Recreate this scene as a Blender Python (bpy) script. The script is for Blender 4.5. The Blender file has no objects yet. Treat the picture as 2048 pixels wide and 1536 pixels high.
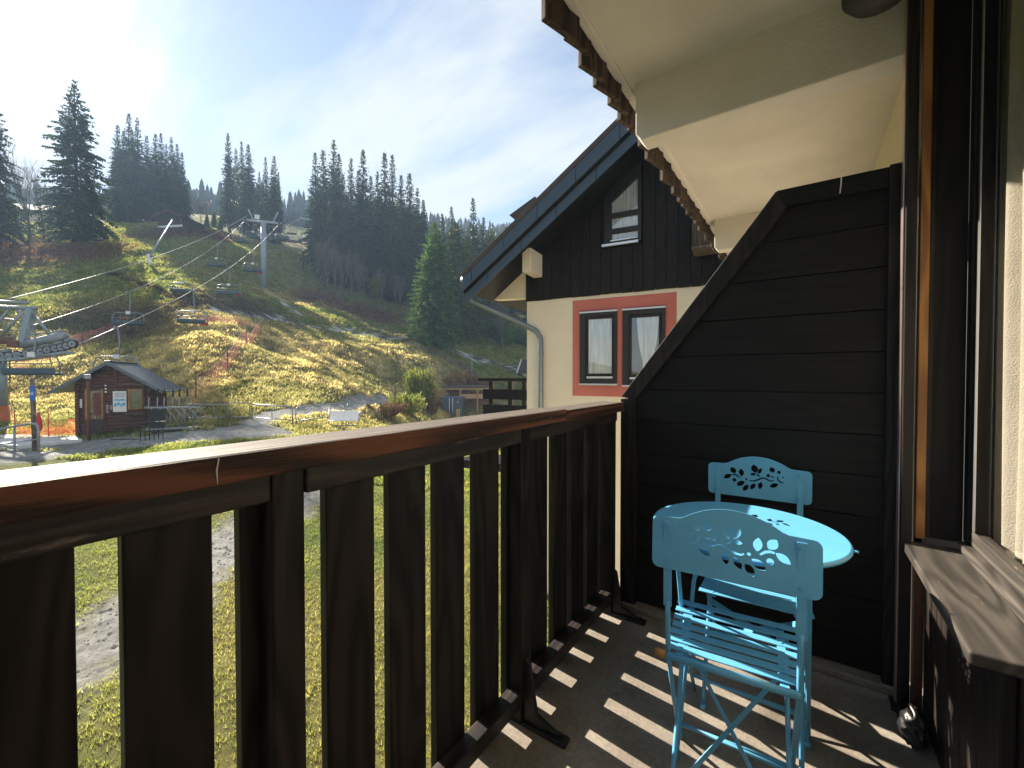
import bpy, bmesh, math, random
import numpy as np
from mathutils import Vector, Matrix

random.seed(7); rng = np.random.default_rng(7)
scene = bpy.context.scene
COL = scene.collection
R = math.radians

# ------------------------------------------------------------------ camera
CAM = Vector((0.0, 0.0, 1.15)); YAW = R(34.9); PITCH = R(1.0); FPX = 840.0
cam_d = bpy.data.cameras.new('camera'); cam = bpy.data.objects.new('camera', cam_d); COL.objects.link(cam)
cam.location = CAM; cam.rotation_euler = (R(90) - PITCH, 0, YAW)
cam_d.sensor_width = 36.0; cam_d.lens = 36.0 * FPX / 2048.0
cam_d.clip_start = 0.02; cam_d.clip_end = 3000
scene.camera = cam
scene.render.resolution_x = 1024; scene.render.resolution_y = 768

# ------------------------------------------------------------------ sky, sun, exposure
SUN_DIR = Vector((-1.500, 0.160, 0.885)).normalized()       # towards the sun
SUN_EL = math.asin(SUN_DIR.z); SUN_AZ = math.atan2(SUN_DIR.x, SUN_DIR.y)
world = bpy.data.worlds.new('World'); scene.world = world; world.use_nodes = True
wn = world.node_tree.nodes; wl = world.node_tree.links
wn.clear()
def W(t, **k):
    n = wn.new(t)
    for a, b in k.items(): setattr(n, a, b)
    return n
w_out = W('ShaderNodeOutputWorld'); w_bg = W('ShaderNodeBackground'); w_bg.inputs[1].default_value = 0.050
sky = W('ShaderNodeTexSky', sky_type='NISHITA', sun_disc=False, sun_elevation=SUN_EL, sun_rotation=SUN_AZ,
        altitude=1100.0, air_density=1.0, dust_density=0.35, ozone_density=1.2)
tc = W('ShaderNodeTexCoord')
sep = W('ShaderNodeSeparateXYZ'); wl.new(tc.outputs['Generated'], sep.inputs[0])
def wmath(op, a, b=None, clamp=False):
    n = W('ShaderNodeMath', operation=op, use_clamp=clamp)
    for i, v in enumerate((a, b)):
        if v is None: continue
        if isinstance(v, (int, float)): n.inputs[i].default_value = v
        else: wl.new(v, n.inputs[i])
    return n.outputs[0]
zc = wmath('ADD', wmath('MAXIMUM', sep.outputs[2], 0.0), 0.16)
cmb = W('ShaderNodeCombineXYZ')                              # a flat cloud sheet high overhead
wl.new(wmath('DIVIDE', sep.outputs[0], zc), cmb.inputs[0]); wl.new(wmath('DIVIDE', sep.outputs[1], zc), cmb.inputs[1])
mp = W('ShaderNodeMapping'); mp.inputs['Rotation'].default_value = (0, 0, R(-38)); mp.inputs['Scale'].default_value = (0.55, 1.7, 1); mp.inputs['Location'].default_value = (0.7, 0.35, 0)
wl.new(cmb.outputs[0], mp.inputs[0])
n1 = W('ShaderNodeTexNoise'); n1.inputs['Scale'].default_value = 1.25; n1.inputs['Detail'].default_value = 7; n1.inputs['Roughness'].default_value = 0.52; n1.inputs['Distortion'].default_value = 0.5
wl.new(mp.outputs[0], n1.inputs['Vector'])
n2 = W('ShaderNodeTexNoise'); n2.inputs['Scale'].default_value = 5.0; n2.inputs['Detail'].default_value = 8; n2.inputs['Roughness'].default_value = 0.6
wl.new(mp.outputs[0], n2.inputs['Vector'])
csum = wmath('ADD', wmath('MULTIPLY', n1.outputs[0], 0.78), wmath('MULTIPLY', n2.outputs[0], 0.22))
mr = W('ShaderNodeMapRange'); mr.inputs[1].default_value = 0.42; mr.inputs[2].default_value = 0.57; mr.inputs[3].default_value = 0.18; mr.inputs[4].default_value = 0.95
wl.new(csum, mr.inputs[0])
# thin cloud scatters sunlight forward: brighter around the sun
sd = W('ShaderNodeVectorMath', operation='DOT_PRODUCT'); wl.new(tc.outputs['Generated'], sd.inputs[0]); sd.inputs[1].default_value = SUN_DIR
cosg = wmath('MAXIMUM', sd.outputs['Value'], 0.0)
fw = wmath('ADD', wmath('MULTIPLY', wmath('POWER', cosg, 12.0), 0.25), wmath('MULTIPLY', wmath('POWER', cosg, 140.0), 10.0))
cl_b = wmath('ADD', fw, 4.9)
ccol = W('ShaderNodeMix', data_type='RGBA', blend_type='MULTIPLY'); ccol.inputs[0].default_value = 1.0
ccol.inputs[6].default_value = (0.97, 0.985, 1.0, 1)
cb = W('ShaderNodeCombineXYZ')
for i in range(3): wl.new(cl_b, cb.inputs[i])
wl.new(cb.outputs[0], ccol.inputs[7])
wmix = W('ShaderNodeMix', data_type='RGBA'); wl.new(mr.outputs[0], wmix.inputs[0]); wl.new(sky.outputs[0], wmix.inputs[6]); wl.new(ccol.outputs[2], wmix.inputs[7])
wl.new(wmix.outputs[2], w_bg.inputs[0]); wl.new(w_bg.outputs[0], w_out.inputs[0])

sun_d = bpy.data.lights.new('sun', 'SUN'); sun_d.energy = 5.0; sun_d.angle = R(0.55); sun_d.color = (1.0, 0.90, 0.76)
sun = bpy.data.objects.new('sun', sun_d); COL.objects.link(sun)
sun.rotation_euler = (-SUN_DIR).to_track_quat('-Z', 'Y').to_euler(); sun.location = (-20, 2, 30)

vs = scene.view_settings; vs.view_transform = 'Standard'; vs.look = 'None'; vs.exposure = 1.85; vs.gamma = 1.0; vs.use_curve_mapping = False
cy = scene.cycles; cy.use_denoising = True; cy.max_bounces = 8; cy.diffuse_bounces = 5; cy.glossy_bounces = 4; cy.transmission_bounces = 6; cy.transparent_max_bounces = 12; cy.volume_bounces = 0; cy.volume_step_rate = 4
cy.caustics_reflective = False; cy.caustics_refractive = False; cy.sample_clamp_indirect = 6.0
try: cy.denoiser = 'OPENIMAGEDENOISE'; cy.denoising_input_passes = 'RGB_ALBEDO_NORMAL'
except Exception: pass

# ------------------------------------------------------------------ rays from the picture into the place
_F = Vector((-math.sin(YAW) * math.cos(PITCH), math.cos(YAW) * math.cos(PITCH), -math.sin(PITCH)))
_R = Vector((math.cos(YAW), math.sin(YAW), 0)); _U = _R.cross(_F)
def ray(px, py): return _F + _R * ((px - 1024) / FPX) + _U * ((768 - py) / FPX)
def P(px, py, t): return CAM + ray(px, py) * t
def PL(px, py, q, n):
    d = ray(px, py); n = Vector(n); return CAM + d * ((Vector(q) - CAM).dot(n) / d.dot(n))

# ------------------------------------------------------------------ helpers: objects
ORG = {}
def tag(o, label=None, cat=None, group=None, kind=None):
    if label: o['label'] = label
    if cat: o['category'] = cat
    if group: o['group'] = group
    if kind: o['kind'] = kind
    return o
def thing(name, label, cat, loc=(0, 0, 0), rotz=0.0, group=None, rot=None):
    o = bpy.data.objects.new(name, None); COL.objects.link(o); o.empty_display_size = 0.1
    o.location = loc; o.rotation_euler = rot if rot else (0, 0, rotz)
    ORG[o.name] = Vector(loc)
    return tag(o, label, cat, group)
def copy_tree(o, parent=None):
    c = o.copy(); COL.objects.link(c)
    if parent is not None: c.parent = parent
    for ch in list(o.children): copy_tree(ch, c)
    return c

class MB:
    """collects simple solids; build() links them as one mesh object"""
    def __init__(s): s.v = []; s.f = []
    def add(s, vs, fs):
        b = len(s.v); s.v += [tuple(v) for v in vs]; s.f += [tuple(i + b for i in f) for f in fs]; return s
    def box(s, a, b):
        (x0, y0, z0), (x1, y1, z1) = a, b
        x0, x1 = min(x0, x1), max(x0, x1); y0, y1 = min(y0, y1), max(y0, y1); z0, z1 = min(z0, z1), max(z0, z1)
        return s.add([(x0,y0,z0),(x1,y0,z0),(x1,y1,z0),(x0,y1,z0),(x0,y0,z1),(x1,y0,z1),(x1,y1,z1),(x0,y1,z1)],
                     [(0,3,2,1),(4,5,6,7),(0,1,5,4),(1,2,6,5),(2,3,7,6),(3,0,4,7)])
    def obox(s, c, ax, ay, az):
        c, ax, ay, az = map(Vector, (c, ax, ay, az)); vs = []
        for k in (-1, 1):
            for (i, j) in ((-1,-1),(1,-1),(1,1),(-1,1)): vs.append(c + ax*i + ay*j + az*k)
        return s.add(vs, [(0,3,2,1),(4,5,6,7),(0,1,5,4),(1,2,6,5),(2,3,7,6),(3,0,4,7)])
    def bar(s, p, q, w, h, up=(0, 0, 1)):
        p, q, up = Vector(p), Vector(q), Vector(up); d = q - p
        side = d.cross(up)
        if side.length < 1e-6: side = d.cross(Vector((1, 0, 0)))
        side.normalize(); u2 = side.cross(d).normalized()
        return s.obox((p + q) / 2, d / 2, side * w / 2, u2 * h / 2)
    def tube(s, pts, r, n=8, cap=True, r2=None):
        pts = [Vector(p) for p in pts]; m = len(pts); vs = []; fs = []
        rr = [r] * m if r2 is None else [r + (r2 - r) * i / (m - 1) for i in range(m)]
        if isinstance(r, (list, tuple)): rr = list(r)
        ref = None
        for i, p in enumerate(pts):
            d = (pts[min(i+1, m-1)] - pts[max(i-1, 0)]).normalized()
            if ref is None:
                ref = d.orthogonal().normalized()
            ref = (ref - d * ref.dot(d)).normalized(); b = d.cross(ref)
            for k in range(n):
                a = 2 * math.pi * k / n; vs.append(p + (ref * math.cos(a) + b * math.sin(a)) * rr[i])
        for i in range(m - 1):
            for k in range(n):
                k2 = (k + 1) % n; fs.append((i*n+k, i*n+k2, (i+1)*n+k2, (i+1)*n+k))
        if cap: fs.append(tuple(range(n-1, -1, -1))); fs.append(tuple((m-1)*n + k for k in range(n)))
        return s.add(vs, fs)
    def disc(s, c, axis, r, h, n=16):
        c, axis = Vector(c), Vector(axis).normalized(); return s.tube([c - axis*h/2, c + axis*h/2], r, n)
    def prism(s, poly, d):
        """poly: 3D points of a flat outline, d: extrusion vector"""
        d = Vector(d); poly = [Vector(p) for p in poly]; n = len(poly)
        return s.add(poly + [p + d for p in poly], [tuple(range(n-1, -1, -1)), tuple(range(n, 2*n))] + [(i, (i+1) % n, n + (i+1) % n, n + i) for i in range(n)])
    def lathe(s, c, prof, n=24, axis='z'):
        c = Vector(c); vs = []; fs = []; m = len(prof)
        for (r, z) in prof:
            for k in range(n):
                a = 2*math.pi*k/n; vs.append(c + Vector((r*math.cos(a), r*math.sin(a), z)))
        for i in range(m-1):
            for k in range(n): fs.append((i*n+k, i*n+(k+1) % n, (i+1)*n+(k+1) % n, (i+1)*n+k))
        fs.append(tuple(range(n-1, -1, -1))); fs.append(tuple((m-1)*n+k for k in range(n)))
        return s.add(vs, fs)
    def mesh(s, name, org=None):
        me = bpy.data.meshes.new(name)
        vs = s.v if org is None else [(v[0]-org[0], v[1]-org[1], v[2]-org[2]) for v in s.v]
        me.from_pydata(vs, [], s.f); me.validate(); me.update()
        bm = bmesh.new(); bm.from_mesh(me); bmesh.ops.recalc_face_normals(bm, faces=bm.faces); bm.to_mesh(me); bm.free()
        return me
    def build(s, name, mat, parent=None, bevel=0.0, smooth=False, local=False, seg=2):
        org = None
        if parent is not None and not local:
            org = Vector((0, 0, 0)); q = parent
            org = Vector(ORG.get(q.name, (0, 0, 0)))
        me = s.mesh(name, org)
        return mobj(name, me, mat, parent, bevel, smooth, seg)
def mobj(name, me, mat, parent=None, bevel=0.0, smooth=False, seg=2):
    o = bpy.data.objects.new(name, me); COL.objects.link(o)
    if mat: me.materials.append(mat)
    if parent is not None:
        o.parent = parent; ORG[o.name] = ORG.get(parent.name, Vector((0, 0, 0)))
    if smooth:
        for p in me.polygons: p.use_smooth = True
    if bevel > 0:
        b = o.modifiers.new('bevel', 'BEVEL'); b.width = bevel; b.segments = seg; b.limit_method = 'ANGLE'; b.angle_limit = R(40)
    return o
def B(a, b): return MB().box(a, b)
def flat_shape(outline, holes, thick):
    """flat plate with cut-outs in the local XZ plane (a filled 2D curve turned into a mesh)"""
    cu = bpy.data.curves.new('plate', 'CURVE'); cu.dimensions = '2D'; cu.fill_mode = 'BOTH'; cu.extrude = thick / 2
    for poly in [outline] + holes:
        sp = cu.splines.new('POLY'); sp.points.add(len(poly) - 1); sp.use_cyclic_u = True
        for i, (x, y) in enumerate(poly): sp.points[i].co = (x, y, 0, 1)
    ob = bpy.data.objects.new('plate', cu); COL.objects.link(ob)
    dg = bpy.context.evaluated_depsgraph_get()
    me = bpy.data.meshes.new_from_object(ob.evaluated_get(dg))
    bpy.data.objects.remove(ob); bpy.data.curves.remove(cu)
    me.materials.clear()
    return me

# ------------------------------------------------------------------ helpers: materials
MATS = {}
def new_mat(name):
    m = bpy.data.materials.new(name); m.use_nodes = True; nt = m.node_tree; nt.nodes.clear()
    out = nt.nodes.new('ShaderNodeOutputMaterial'); bs = nt.nodes.new('ShaderNodeBsdfPrincipled'); nt.links.new(bs.outputs[0], out.inputs[0])
    MATS[name] = m
    return m, nt, bs, out
def nd(nt, t, **k):
    n = nt.nodes.new(t)
    for a, b in k.items():
        if a.startswith('i_'):
            key = a[2:]; key = int(key) if key.isdigit() else key.replace('_', ' ')
            n.inputs[key].default_value = b
        else: setattr(n, a, b)
    return n
def coords(nt, kind='Object', scale=(1, 1, 1), rand=True):
    t = nd(nt, 'ShaderNodeTexCoord'); m = nd(nt, 'ShaderNodeMapping'); m.inputs['Scale'].default_value = scale
    nt.links.new(t.outputs[kind], m.inputs[0])
    if rand:
        oi = nd(nt, 'ShaderNodeObjectInfo'); mm = nd(nt, 'ShaderNodeMath', operation='MULTIPLY'); mm.inputs[1].default_value = 37.0
        nt.links.new(oi.outputs['Random'], mm.inputs[0]); c = nd(nt, 'ShaderNodeCombineXYZ')
        for i in range(3): nt.links.new(mm.outputs[0], c.inputs[i])
        nt.links.new(c.outputs[0], m.inputs['Location'])
    return m.outputs[0]
def ramp(nt, fac, stops):
    r = nd(nt, 'ShaderNodeValToRGB'); e = r.color_ramp.elements
    while len(e) < len(stops): e.new(0.5)
    for i, (p, c) in enumerate(stops): e[i].position = p; e[i].color = (*c, 1)
    nt.links.new(fac, r.inputs[0]); return r.outputs[0]
def bump(nt, bs, h, strength=0.3, dist=0.01):
    b = nd(nt, 'ShaderNodeBump'); b.inputs['Strength'].default_value = strength; b.inputs['Distance'].default_value = dist
    nt.links.new(h, b.inputs['Height']); nt.links.new(b.outputs[0], bs.inputs['Normal'])
def mix(nt, fac, a, b, mode='MIX'):
    m = nd(nt, 'ShaderNodeMix', data_type='RGBA', blend_type=mode)
    for i, v in ((0, fac), (6, a), (7, b)):
        if isinstance(v, (int, float)): m.inputs[i].default_value = v
        elif isinstance(v, tuple): m.inputs[i].default_value = (*v, 1) if len(v) == 3 else v
        else: nt.links.new(v, m.inputs[i])
    return m.outputs[2]
def paint(name, col, rough=0.5, metal=0.0, var=0.15, scale=6.0, bmp=0.05, bscale=60.0, spec=0.5, wear=None, wl=0.60):
    m, nt, bs, _ = new_mat(name)
    c = coords(nt); n = nd(nt, 'ShaderNodeTexNoise', i_Scale=scale, i_Detail=6.0, i_Roughness=0.6); nt.links.new(c, n.inputs['Vector'])
    lo = tuple(x * (1 - var) for x in col); hi = tuple(min(1, x * (1 + var)) for x in col)
    colr = ramp(nt, n.outputs[0], [(0.3, lo), (0.7, hi)])
    if wear:
        n3 = nd(nt, 'ShaderNodeTexNoise', i_Scale=scale * 5, i_Detail=8.0, i_Roughness=0.75); nt.links.new(c, n3.inputs['Vector'])
        f = ramp(nt, n3.outputs[0], [(wl, (0, 0, 0)), (wl+0.05, (1, 1, 1))]); colr = mix(nt, f, colr, wear)
    nt.links.new(colr, bs.inputs['Base Color'])
    bs.inputs['Roughness'].default_value = rough; bs.inputs['Metallic'].default_value = metal; bs.inputs['Specular IOR Level'].default_value = spec
    rr = nd(nt, 'ShaderNodeMapRange'); rr.inputs[3].default_value = max(0, rough - 0.1); rr.inputs[4].default_value = min(1, rough + 0.12)
    nt.links.new(n.outputs[0], rr.inputs[0]); nt.links.new(rr.outputs[0], bs.inputs['Roughness'])
    if bmp > 0:
        n2 = nd(nt, 'ShaderNodeTexNoise', i_Scale=bscale, i_Detail=4.0); nt.links.new(c, n2.inputs['Vector']); bump(nt, bs, n2.outputs[0], bmp, 0.01)
    return m
def wood(name, dark, light, axis='z', rough=0.55, ring=14.0, grain=90.0, bmp=0.35, contrast=(0.3, 0.75), spec=0.4, worn=None, wornlvl=0.66, top=None, freq=6.0, along=0.13):
    """planks: long streaks of grain along one axis, each piece its own offset"""
    m, nt, bs, _ = new_mat(name)
    st = {'x': (0.04, 1, 1), 'y': (1, 0.04, 1), 'z': (1, 1, 0.04)}[axis]
    cs = coords(nt, scale=st)
    g = nd(nt, 'ShaderNodeTexNoise', i_Scale=grain, i_Detail=5.0, i_Roughness=0.6, i_Distortion=0.3); nt.links.new(cs, g.inputs['Vector'])
    st2 = tuple(along if s < 1 else 1 for s in st); cs2 = coords(nt, scale=st2)
    d = nd(nt, 'ShaderNodeTexNoise', i_Scale=ring * 0.35, i_Detail=2.0); nt.links.new(cs2, d.inputs['Vector'])
    mu = nd(nt, 'ShaderNodeMath', operation='MULTIPLY'); mu.inputs[1].default_value = ring * freq; nt.links.new(d.outputs[0], mu.inputs[0])
    si = nd(nt, 'ShaderNodeMath', operation='SINE'); nt.links.new(mu.outputs[0], si.inputs[0])
    ab = nd(nt, 'ShaderNodeMath', operation='MULTIPLY_ADD'); ab.inputs[1].default_value = 0.5; ab.inputs[2].default_value = 0.5; nt.links.new(si.outputs[0], ab.inputs[0])
    mx = nd(nt, 'ShaderNodeMath', operation='MULTIPLY_ADD'); mx.inputs[1].default_value = 0.45; nt.links.new(ab.outputs[0], mx.inputs[0])
    g2 = nd(nt, 'ShaderNodeMath', operation='MULTIPLY'); g2.inputs[1].default_value = 0.62; nt.links.new(g.outputs[0], g2.inputs[0]); nt.links.new(g2.outputs[0], mx.inputs[2])
    col = ramp(nt, mx.outputs[0], [(contrast[0], dark), (contrast[1], light)])
    oi = nd(nt, 'ShaderNodeObjectInfo'); ov = nd(nt, 'ShaderNodeMapRange'); ov.inputs[3].default_value = 0.78; ov.inputs[4].default_value = 1.2; nt.links.new(oi.outputs['Random'], ov.inputs[0])
    cv = nd(nt, 'ShaderNodeCombineXYZ')
    for i in range(3): nt.links.new(ov.outputs[0], cv.inputs[i])
    col = mix(nt, 1.0, col, cv.outputs[0], 'MULTIPLY')
    if worn:
        w = nd(nt, 'ShaderNodeTexNoise', i_Scale=26.0, i_Detail=9.0, i_Roughness=0.72); cw = coords(nt, scale=tuple(0.18 if s < 1 else 1 for s in st)); nt.links.new(cw, w.inputs['Vector'])
        wf = ramp(nt, w.outputs[0], [(wornlvl - 0.05, (0, 0, 0)), (wornlvl + 0.05, (1, 1, 1))]); col = mix(nt, wf, col, worn)
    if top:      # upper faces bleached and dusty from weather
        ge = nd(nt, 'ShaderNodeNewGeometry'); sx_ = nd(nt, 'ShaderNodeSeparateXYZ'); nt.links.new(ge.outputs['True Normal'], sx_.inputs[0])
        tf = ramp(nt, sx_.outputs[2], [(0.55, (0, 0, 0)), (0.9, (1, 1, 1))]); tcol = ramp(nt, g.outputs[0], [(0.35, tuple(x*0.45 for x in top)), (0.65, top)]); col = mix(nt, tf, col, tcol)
    nt.links.new(col, bs.inputs['Base Color']); bs.inputs['Specular IOR Level'].default_value = spec
    rr = nd(nt, 'ShaderNodeMapRange'); rr.inputs[3].default_value = rough - 0.12; rr.inputs[4].default_value = min(1, rough + 0.18)
    nt.links.new(g.outputs[0], rr.inputs[0]); nt.links.new(rr.outputs[0], bs.inputs['Roughness'])
    bump(nt, bs, mx.outputs[0], bmp, 0.004)
    return m
def glass(name, tint=(0.9, 0.95, 0.95), refl=1.0, base=0.05):
    m, nt, bs, out = new_mat(name); nt.nodes.remove(bs)
    tr = nd(nt, 'ShaderNodeBsdfTransparent'); tr.inputs[0].default_value = (*tint, 1)
    gl = nd(nt, 'ShaderNodeBsdfGlossy', i_Roughness=0.01); lw_ = nd(nt, 'ShaderNodeLayerWeight', i_Blend=0.5); fr = nd(nt, 'ShaderNodeMath', operation='POWER'); fr.inputs[1].default_value = 4.0; nt.links.new(lw_.outputs['Facing'], fr.inputs[0])
    f2 = nd(nt, 'ShaderNodeMath', operation='MULTIPLY_ADD', use_clamp=True); f2.inputs[1].default_value = refl; f2.inputs[2].default_value = base; nt.links.new(fr.outputs[0], f2.inputs[0])
    mx = nd(nt, 'ShaderNodeMixShader'); nt.links.new(f2.outputs[0], mx.inputs[0]); nt.links.new(tr.outputs[0], mx.inputs[1]); nt.links.new(gl.outputs[0], mx.inputs[2])
    nt.links.new(mx.outputs[0], out.inputs[0]); return m

BLACKW = (0.010, 0.008, 0.007)
M_dark_z = wood('dark_stained_wood_upright', (0.006, 0.0049, 0.0045), (0.026, 0.0195, 0.0165), 'z', rough=0.5, bmp=0.35, spec=0.27, worn=(0.10, 0.075, 0.06), wornlvl=0.76)
M_dark_y = wood('dark_stained_wood_along', (0.010, 0.008, 0.007), (0.040, 0.028, 0.023), 'y', rough=0.5, bmp=0.5, worn=(0.20, 0.165, 0.145), wornlvl=0.665)
M_dark_x = wood('dark_stained_wood_across', (0.0045, 0.004, 0.004), (0.010, 0.0088, 0.0085), 'x', rough=0.5, bmp=0.12, worn=(0.03, 0.027, 0.026), wornlvl=0.74, spec=0.2)
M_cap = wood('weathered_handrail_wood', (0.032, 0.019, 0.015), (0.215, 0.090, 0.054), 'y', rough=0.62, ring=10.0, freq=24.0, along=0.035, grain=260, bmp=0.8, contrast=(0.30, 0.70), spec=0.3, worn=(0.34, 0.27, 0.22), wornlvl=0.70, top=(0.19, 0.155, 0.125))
M_sill = wood('grey_worn_sill_wood', (0.035, 0.030, 0.025), (0.085, 0.072, 0.060), 'y', rough=0.6, bmp=0.2, worn=(0.34, 0.22, 0.13), wornlvl=0.69)
M_clad = wood('black_gable_boards', (0.004, 0.0032, 0.003), (0.014, 0.0105, 0.0095), 'z', rough=0.6, bmp=0.25, spec=0.22)
M_maroon = paint('maroon_paint', (0.16, 0.035, 0.035), rough=0.7)
M_orange = wood('raw_orange_wood', (0.24, 0.095, 0.025), (0.42, 0.19, 0.055), 'z', rough=0.5, bmp=0.15)
M_redbrown = wood('red_brown_wood', (0.07, 0.028, 0.015), (0.16, 0.06, 0.03), 'z', rough=0.5, bmp=0.15)
M_shingle = wood('weathered_shingle_wood', (0.016, 0.011, 0.008), (0.075, 0.048, 0.032), 'z', rough=0.75, bmp=0.8, worn=(0.17, 0.12, 0.085), wornlvl=0.66)
M_plaster = paint('cream_plaster', (0.63, 0.595, 0.565), rough=0.85, var=0.11, scale=1.6, bmp=0.25, bscale=90, spec=0.2)
M_cream = paint('cream_render', (0.72, 0.645, 0.52), rough=0.9, var=0.05, scale=1.2, bmp=0.35, bscale=55, spec=0.15)
M_redpaint = paint('salmon_red_paint', (0.50, 0.160, 0.130), rough=0.85, var=0.08, scale=2.0, bmp=0.3, bscale=60, spec=0.15)
M_blackmetal = paint('black_iron', (0.010, 0.010, 0.011), rough=0.5, var=0.3, bmp=0.2, bscale=80)
M_pinkmetal = paint('pinkish_aluminium', (0.50, 0.38, 0.35), rough=0.3, metal=0.7, var=0.06, bmp=0.02)
M_alu = paint('bare_aluminium', (0.62, 0.63, 0.65), rough=0.32, metal=0.85, var=0.06, bmp=0.03)
M_blue = paint('sky_blue_enamel', (0.13, 0.44, 0.69), rough=0.36, var=0.05, scale=10, bmp=0.05, bscale=90, spec=0.5, wear=(0.17, 0.12, 0.085), wl=0.715)
M_knob = paint('ochre_plastic', (0.36, 0.19, 0.06), rough=0.5, var=0.2)
M_fascia = paint('blue_grey_sheet_metal', (0.040, 0.066, 0.100), rough=0.45, var=0.10, scale=3, bmp=0.06, bscale=20, metal=0.25)
M_zinc = paint('zinc_pipe', (0.20, 0.235, 0.27), rough=0.36, metal=0.5, var=0.12, bmp=0.05)
M_galv = paint('galvanised_steel', (0.26, 0.285, 0.32), rough=0.42, metal=0.55, var=0.15, bmp=0.08, bscale=30)
M_pylon = paint('pale_blue_grey_pylon', (0.30, 0.36, 0.42), rough=0.5, metal=0.2, var=0.1)
M_rope = paint('steel_rope', (0.48, 0.47, 0.43), rough=0.5, metal=0.3, var=0.1)
M_rubber = paint('black_rubber', (0.016, 0.016, 0.018), rough=0.65, var=0.3)
M_seat = paint('blue_grey_vinyl', (0.045, 0.085, 0.12), rough=0.5, var=0.2)
M_white = paint('white_paint', (0.80, 0.80, 0.79), rough=0.5, var=0.04)
M_redp = paint('red_plastic', (0.55, 0.03, 0.03), rough=0.5, var=0.12)
M_bluep = paint('blue_sign_paint', (0.02, 0.13, 0.55), rough=0.4, var=0.06)
M_orangep = paint('orange_pad', (0.48, 0.13, 0.035), rough=0.7, var=0.15)
M_curtain = paint('linen_curtain', (0.50, 0.455, 0.375), rough=0.95, var=0.08, scale=14, bmp=0.35, bscale=220, spec=0.1)
M_lace = paint('white_lace_curtain', (0.80, 0.82, 0.83), rough=0.95, var=0.05, scale=18, bmp=0.2, bscale=150, spec=0.1)
M_glass = glass('window_glass', (0.96, 0.96, 0.95), 0.45, 0.03)
M_glassn = glass('sky_reflecting_glass', (0.93, 0.95, 0.96), 1.1, 0.13)
M_interior = paint('dim_interior', (0.035, 0.030, 0.026), rough=0.9, var=0.2)
M_containr = paint('blue_grey_container', (0.085, 0.11, 0.15), rough=0.5, var=0.12)
M_bluegrey = paint('dark_grey_metal_roof', (0.11, 0.135, 0.155), rough=0.4, metal=0.3, var=0.1)
M_logwall = wood('red_brown_log_wall', (0.050, 0.021, 0.015), (0.13, 0.050, 0.034), 'x', rough=0.6, bmp=0.3)
M_cabin = wood('old_cabin_wood', (0.030, 0.020, 0.018), (0.075, 0.045, 0.038), 'x', rough=0.7, bmp=0.3)
M_fresh = wood('fresh_pine_wood', (0.34, 0.19, 0.09), (0.55, 0.34, 0.17), 'x', rough=0.6, bmp=0.2)
M_firewood = wood('cut_firewood', (0.16, 0.075, 0.03), (0.36, 0.19, 0.09), 'x', rough=0.8, bmp=0.4)
M_pole = wood('grey_pole_wood', (0.07, 0.055, 0.045), (0.19, 0.15, 0.12), 'z', rough=0.8, bmp=0.3)
M_tiles = paint('brown_roof_tiles', (0.055, 0.043, 0.040), rough=0.8, var=0.25, scale=20)
M_bark = paint('spruce_bark', (0.085, 0.062, 0.048), rough=0.95, var=0.35, scale=9, bmp=0.6, bscale=30, spec=0.1)
M_greybark = paint('grey_bark', (0.16, 0.135, 0.12), rough=0.95, var=0.3, scale=9, bmp=0.5, bscale=30, spec=0.1)

def concrete():
    m, nt, bs, _ = new_mat('stained_concrete_floor')
    c = coords(nt, rand=False)
    n1 = nd(nt, 'ShaderNodeTexNoise', i_Scale=3.2, i_Detail=9.0, i_Roughness=0.62, i_Distortion=0.4); nt.links.new(c, n1.inputs['Vector'])
    n2 = nd(nt, 'ShaderNodeTexNoise', i_Scale=70.0, i_Detail=6.0, i_Roughness=0.7); nt.links.new(c, n2.inputs['Vector'])
    n3 = nd(nt, 'ShaderNodeTexVoronoi', i_Scale=18.0); nt.links.new(c, n3.inputs['Vector'])
    col = ramp(nt, n1.outputs[0], [(0.30, (0.20, 0.165, 0.13)), (0.52, (0.33, 0.285, 0.23)), (0.75, (0.46, 0.41, 0.34))])
    sp = ramp(nt, n2.outputs[0], [(0.35, (0.72, 0.72, 0.72)), (0.7, (1.1, 1.1, 1.1))]); col = mix(nt, 1.0, col, sp, 'MULTIPLY')
    dots = ramp(nt, n3.outputs['Distance'], [(0.04, (1, 1, 1)), (0.07, (0, 0, 0))]); col = mix(nt, mix(nt, 0.5, (0, 0, 0), dots), col, (0.40, 0.37, 0.33))
    nt.links.new(col, bs.inputs['Base Color']); bs.inputs['Roughness'].default_value = 0.72; bs.inputs['Specular IOR Level'].default_value = 0.3
    bump(nt, bs, n2.outputs[0], 0.25, 0.004); return m
M_floor = concrete()

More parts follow.
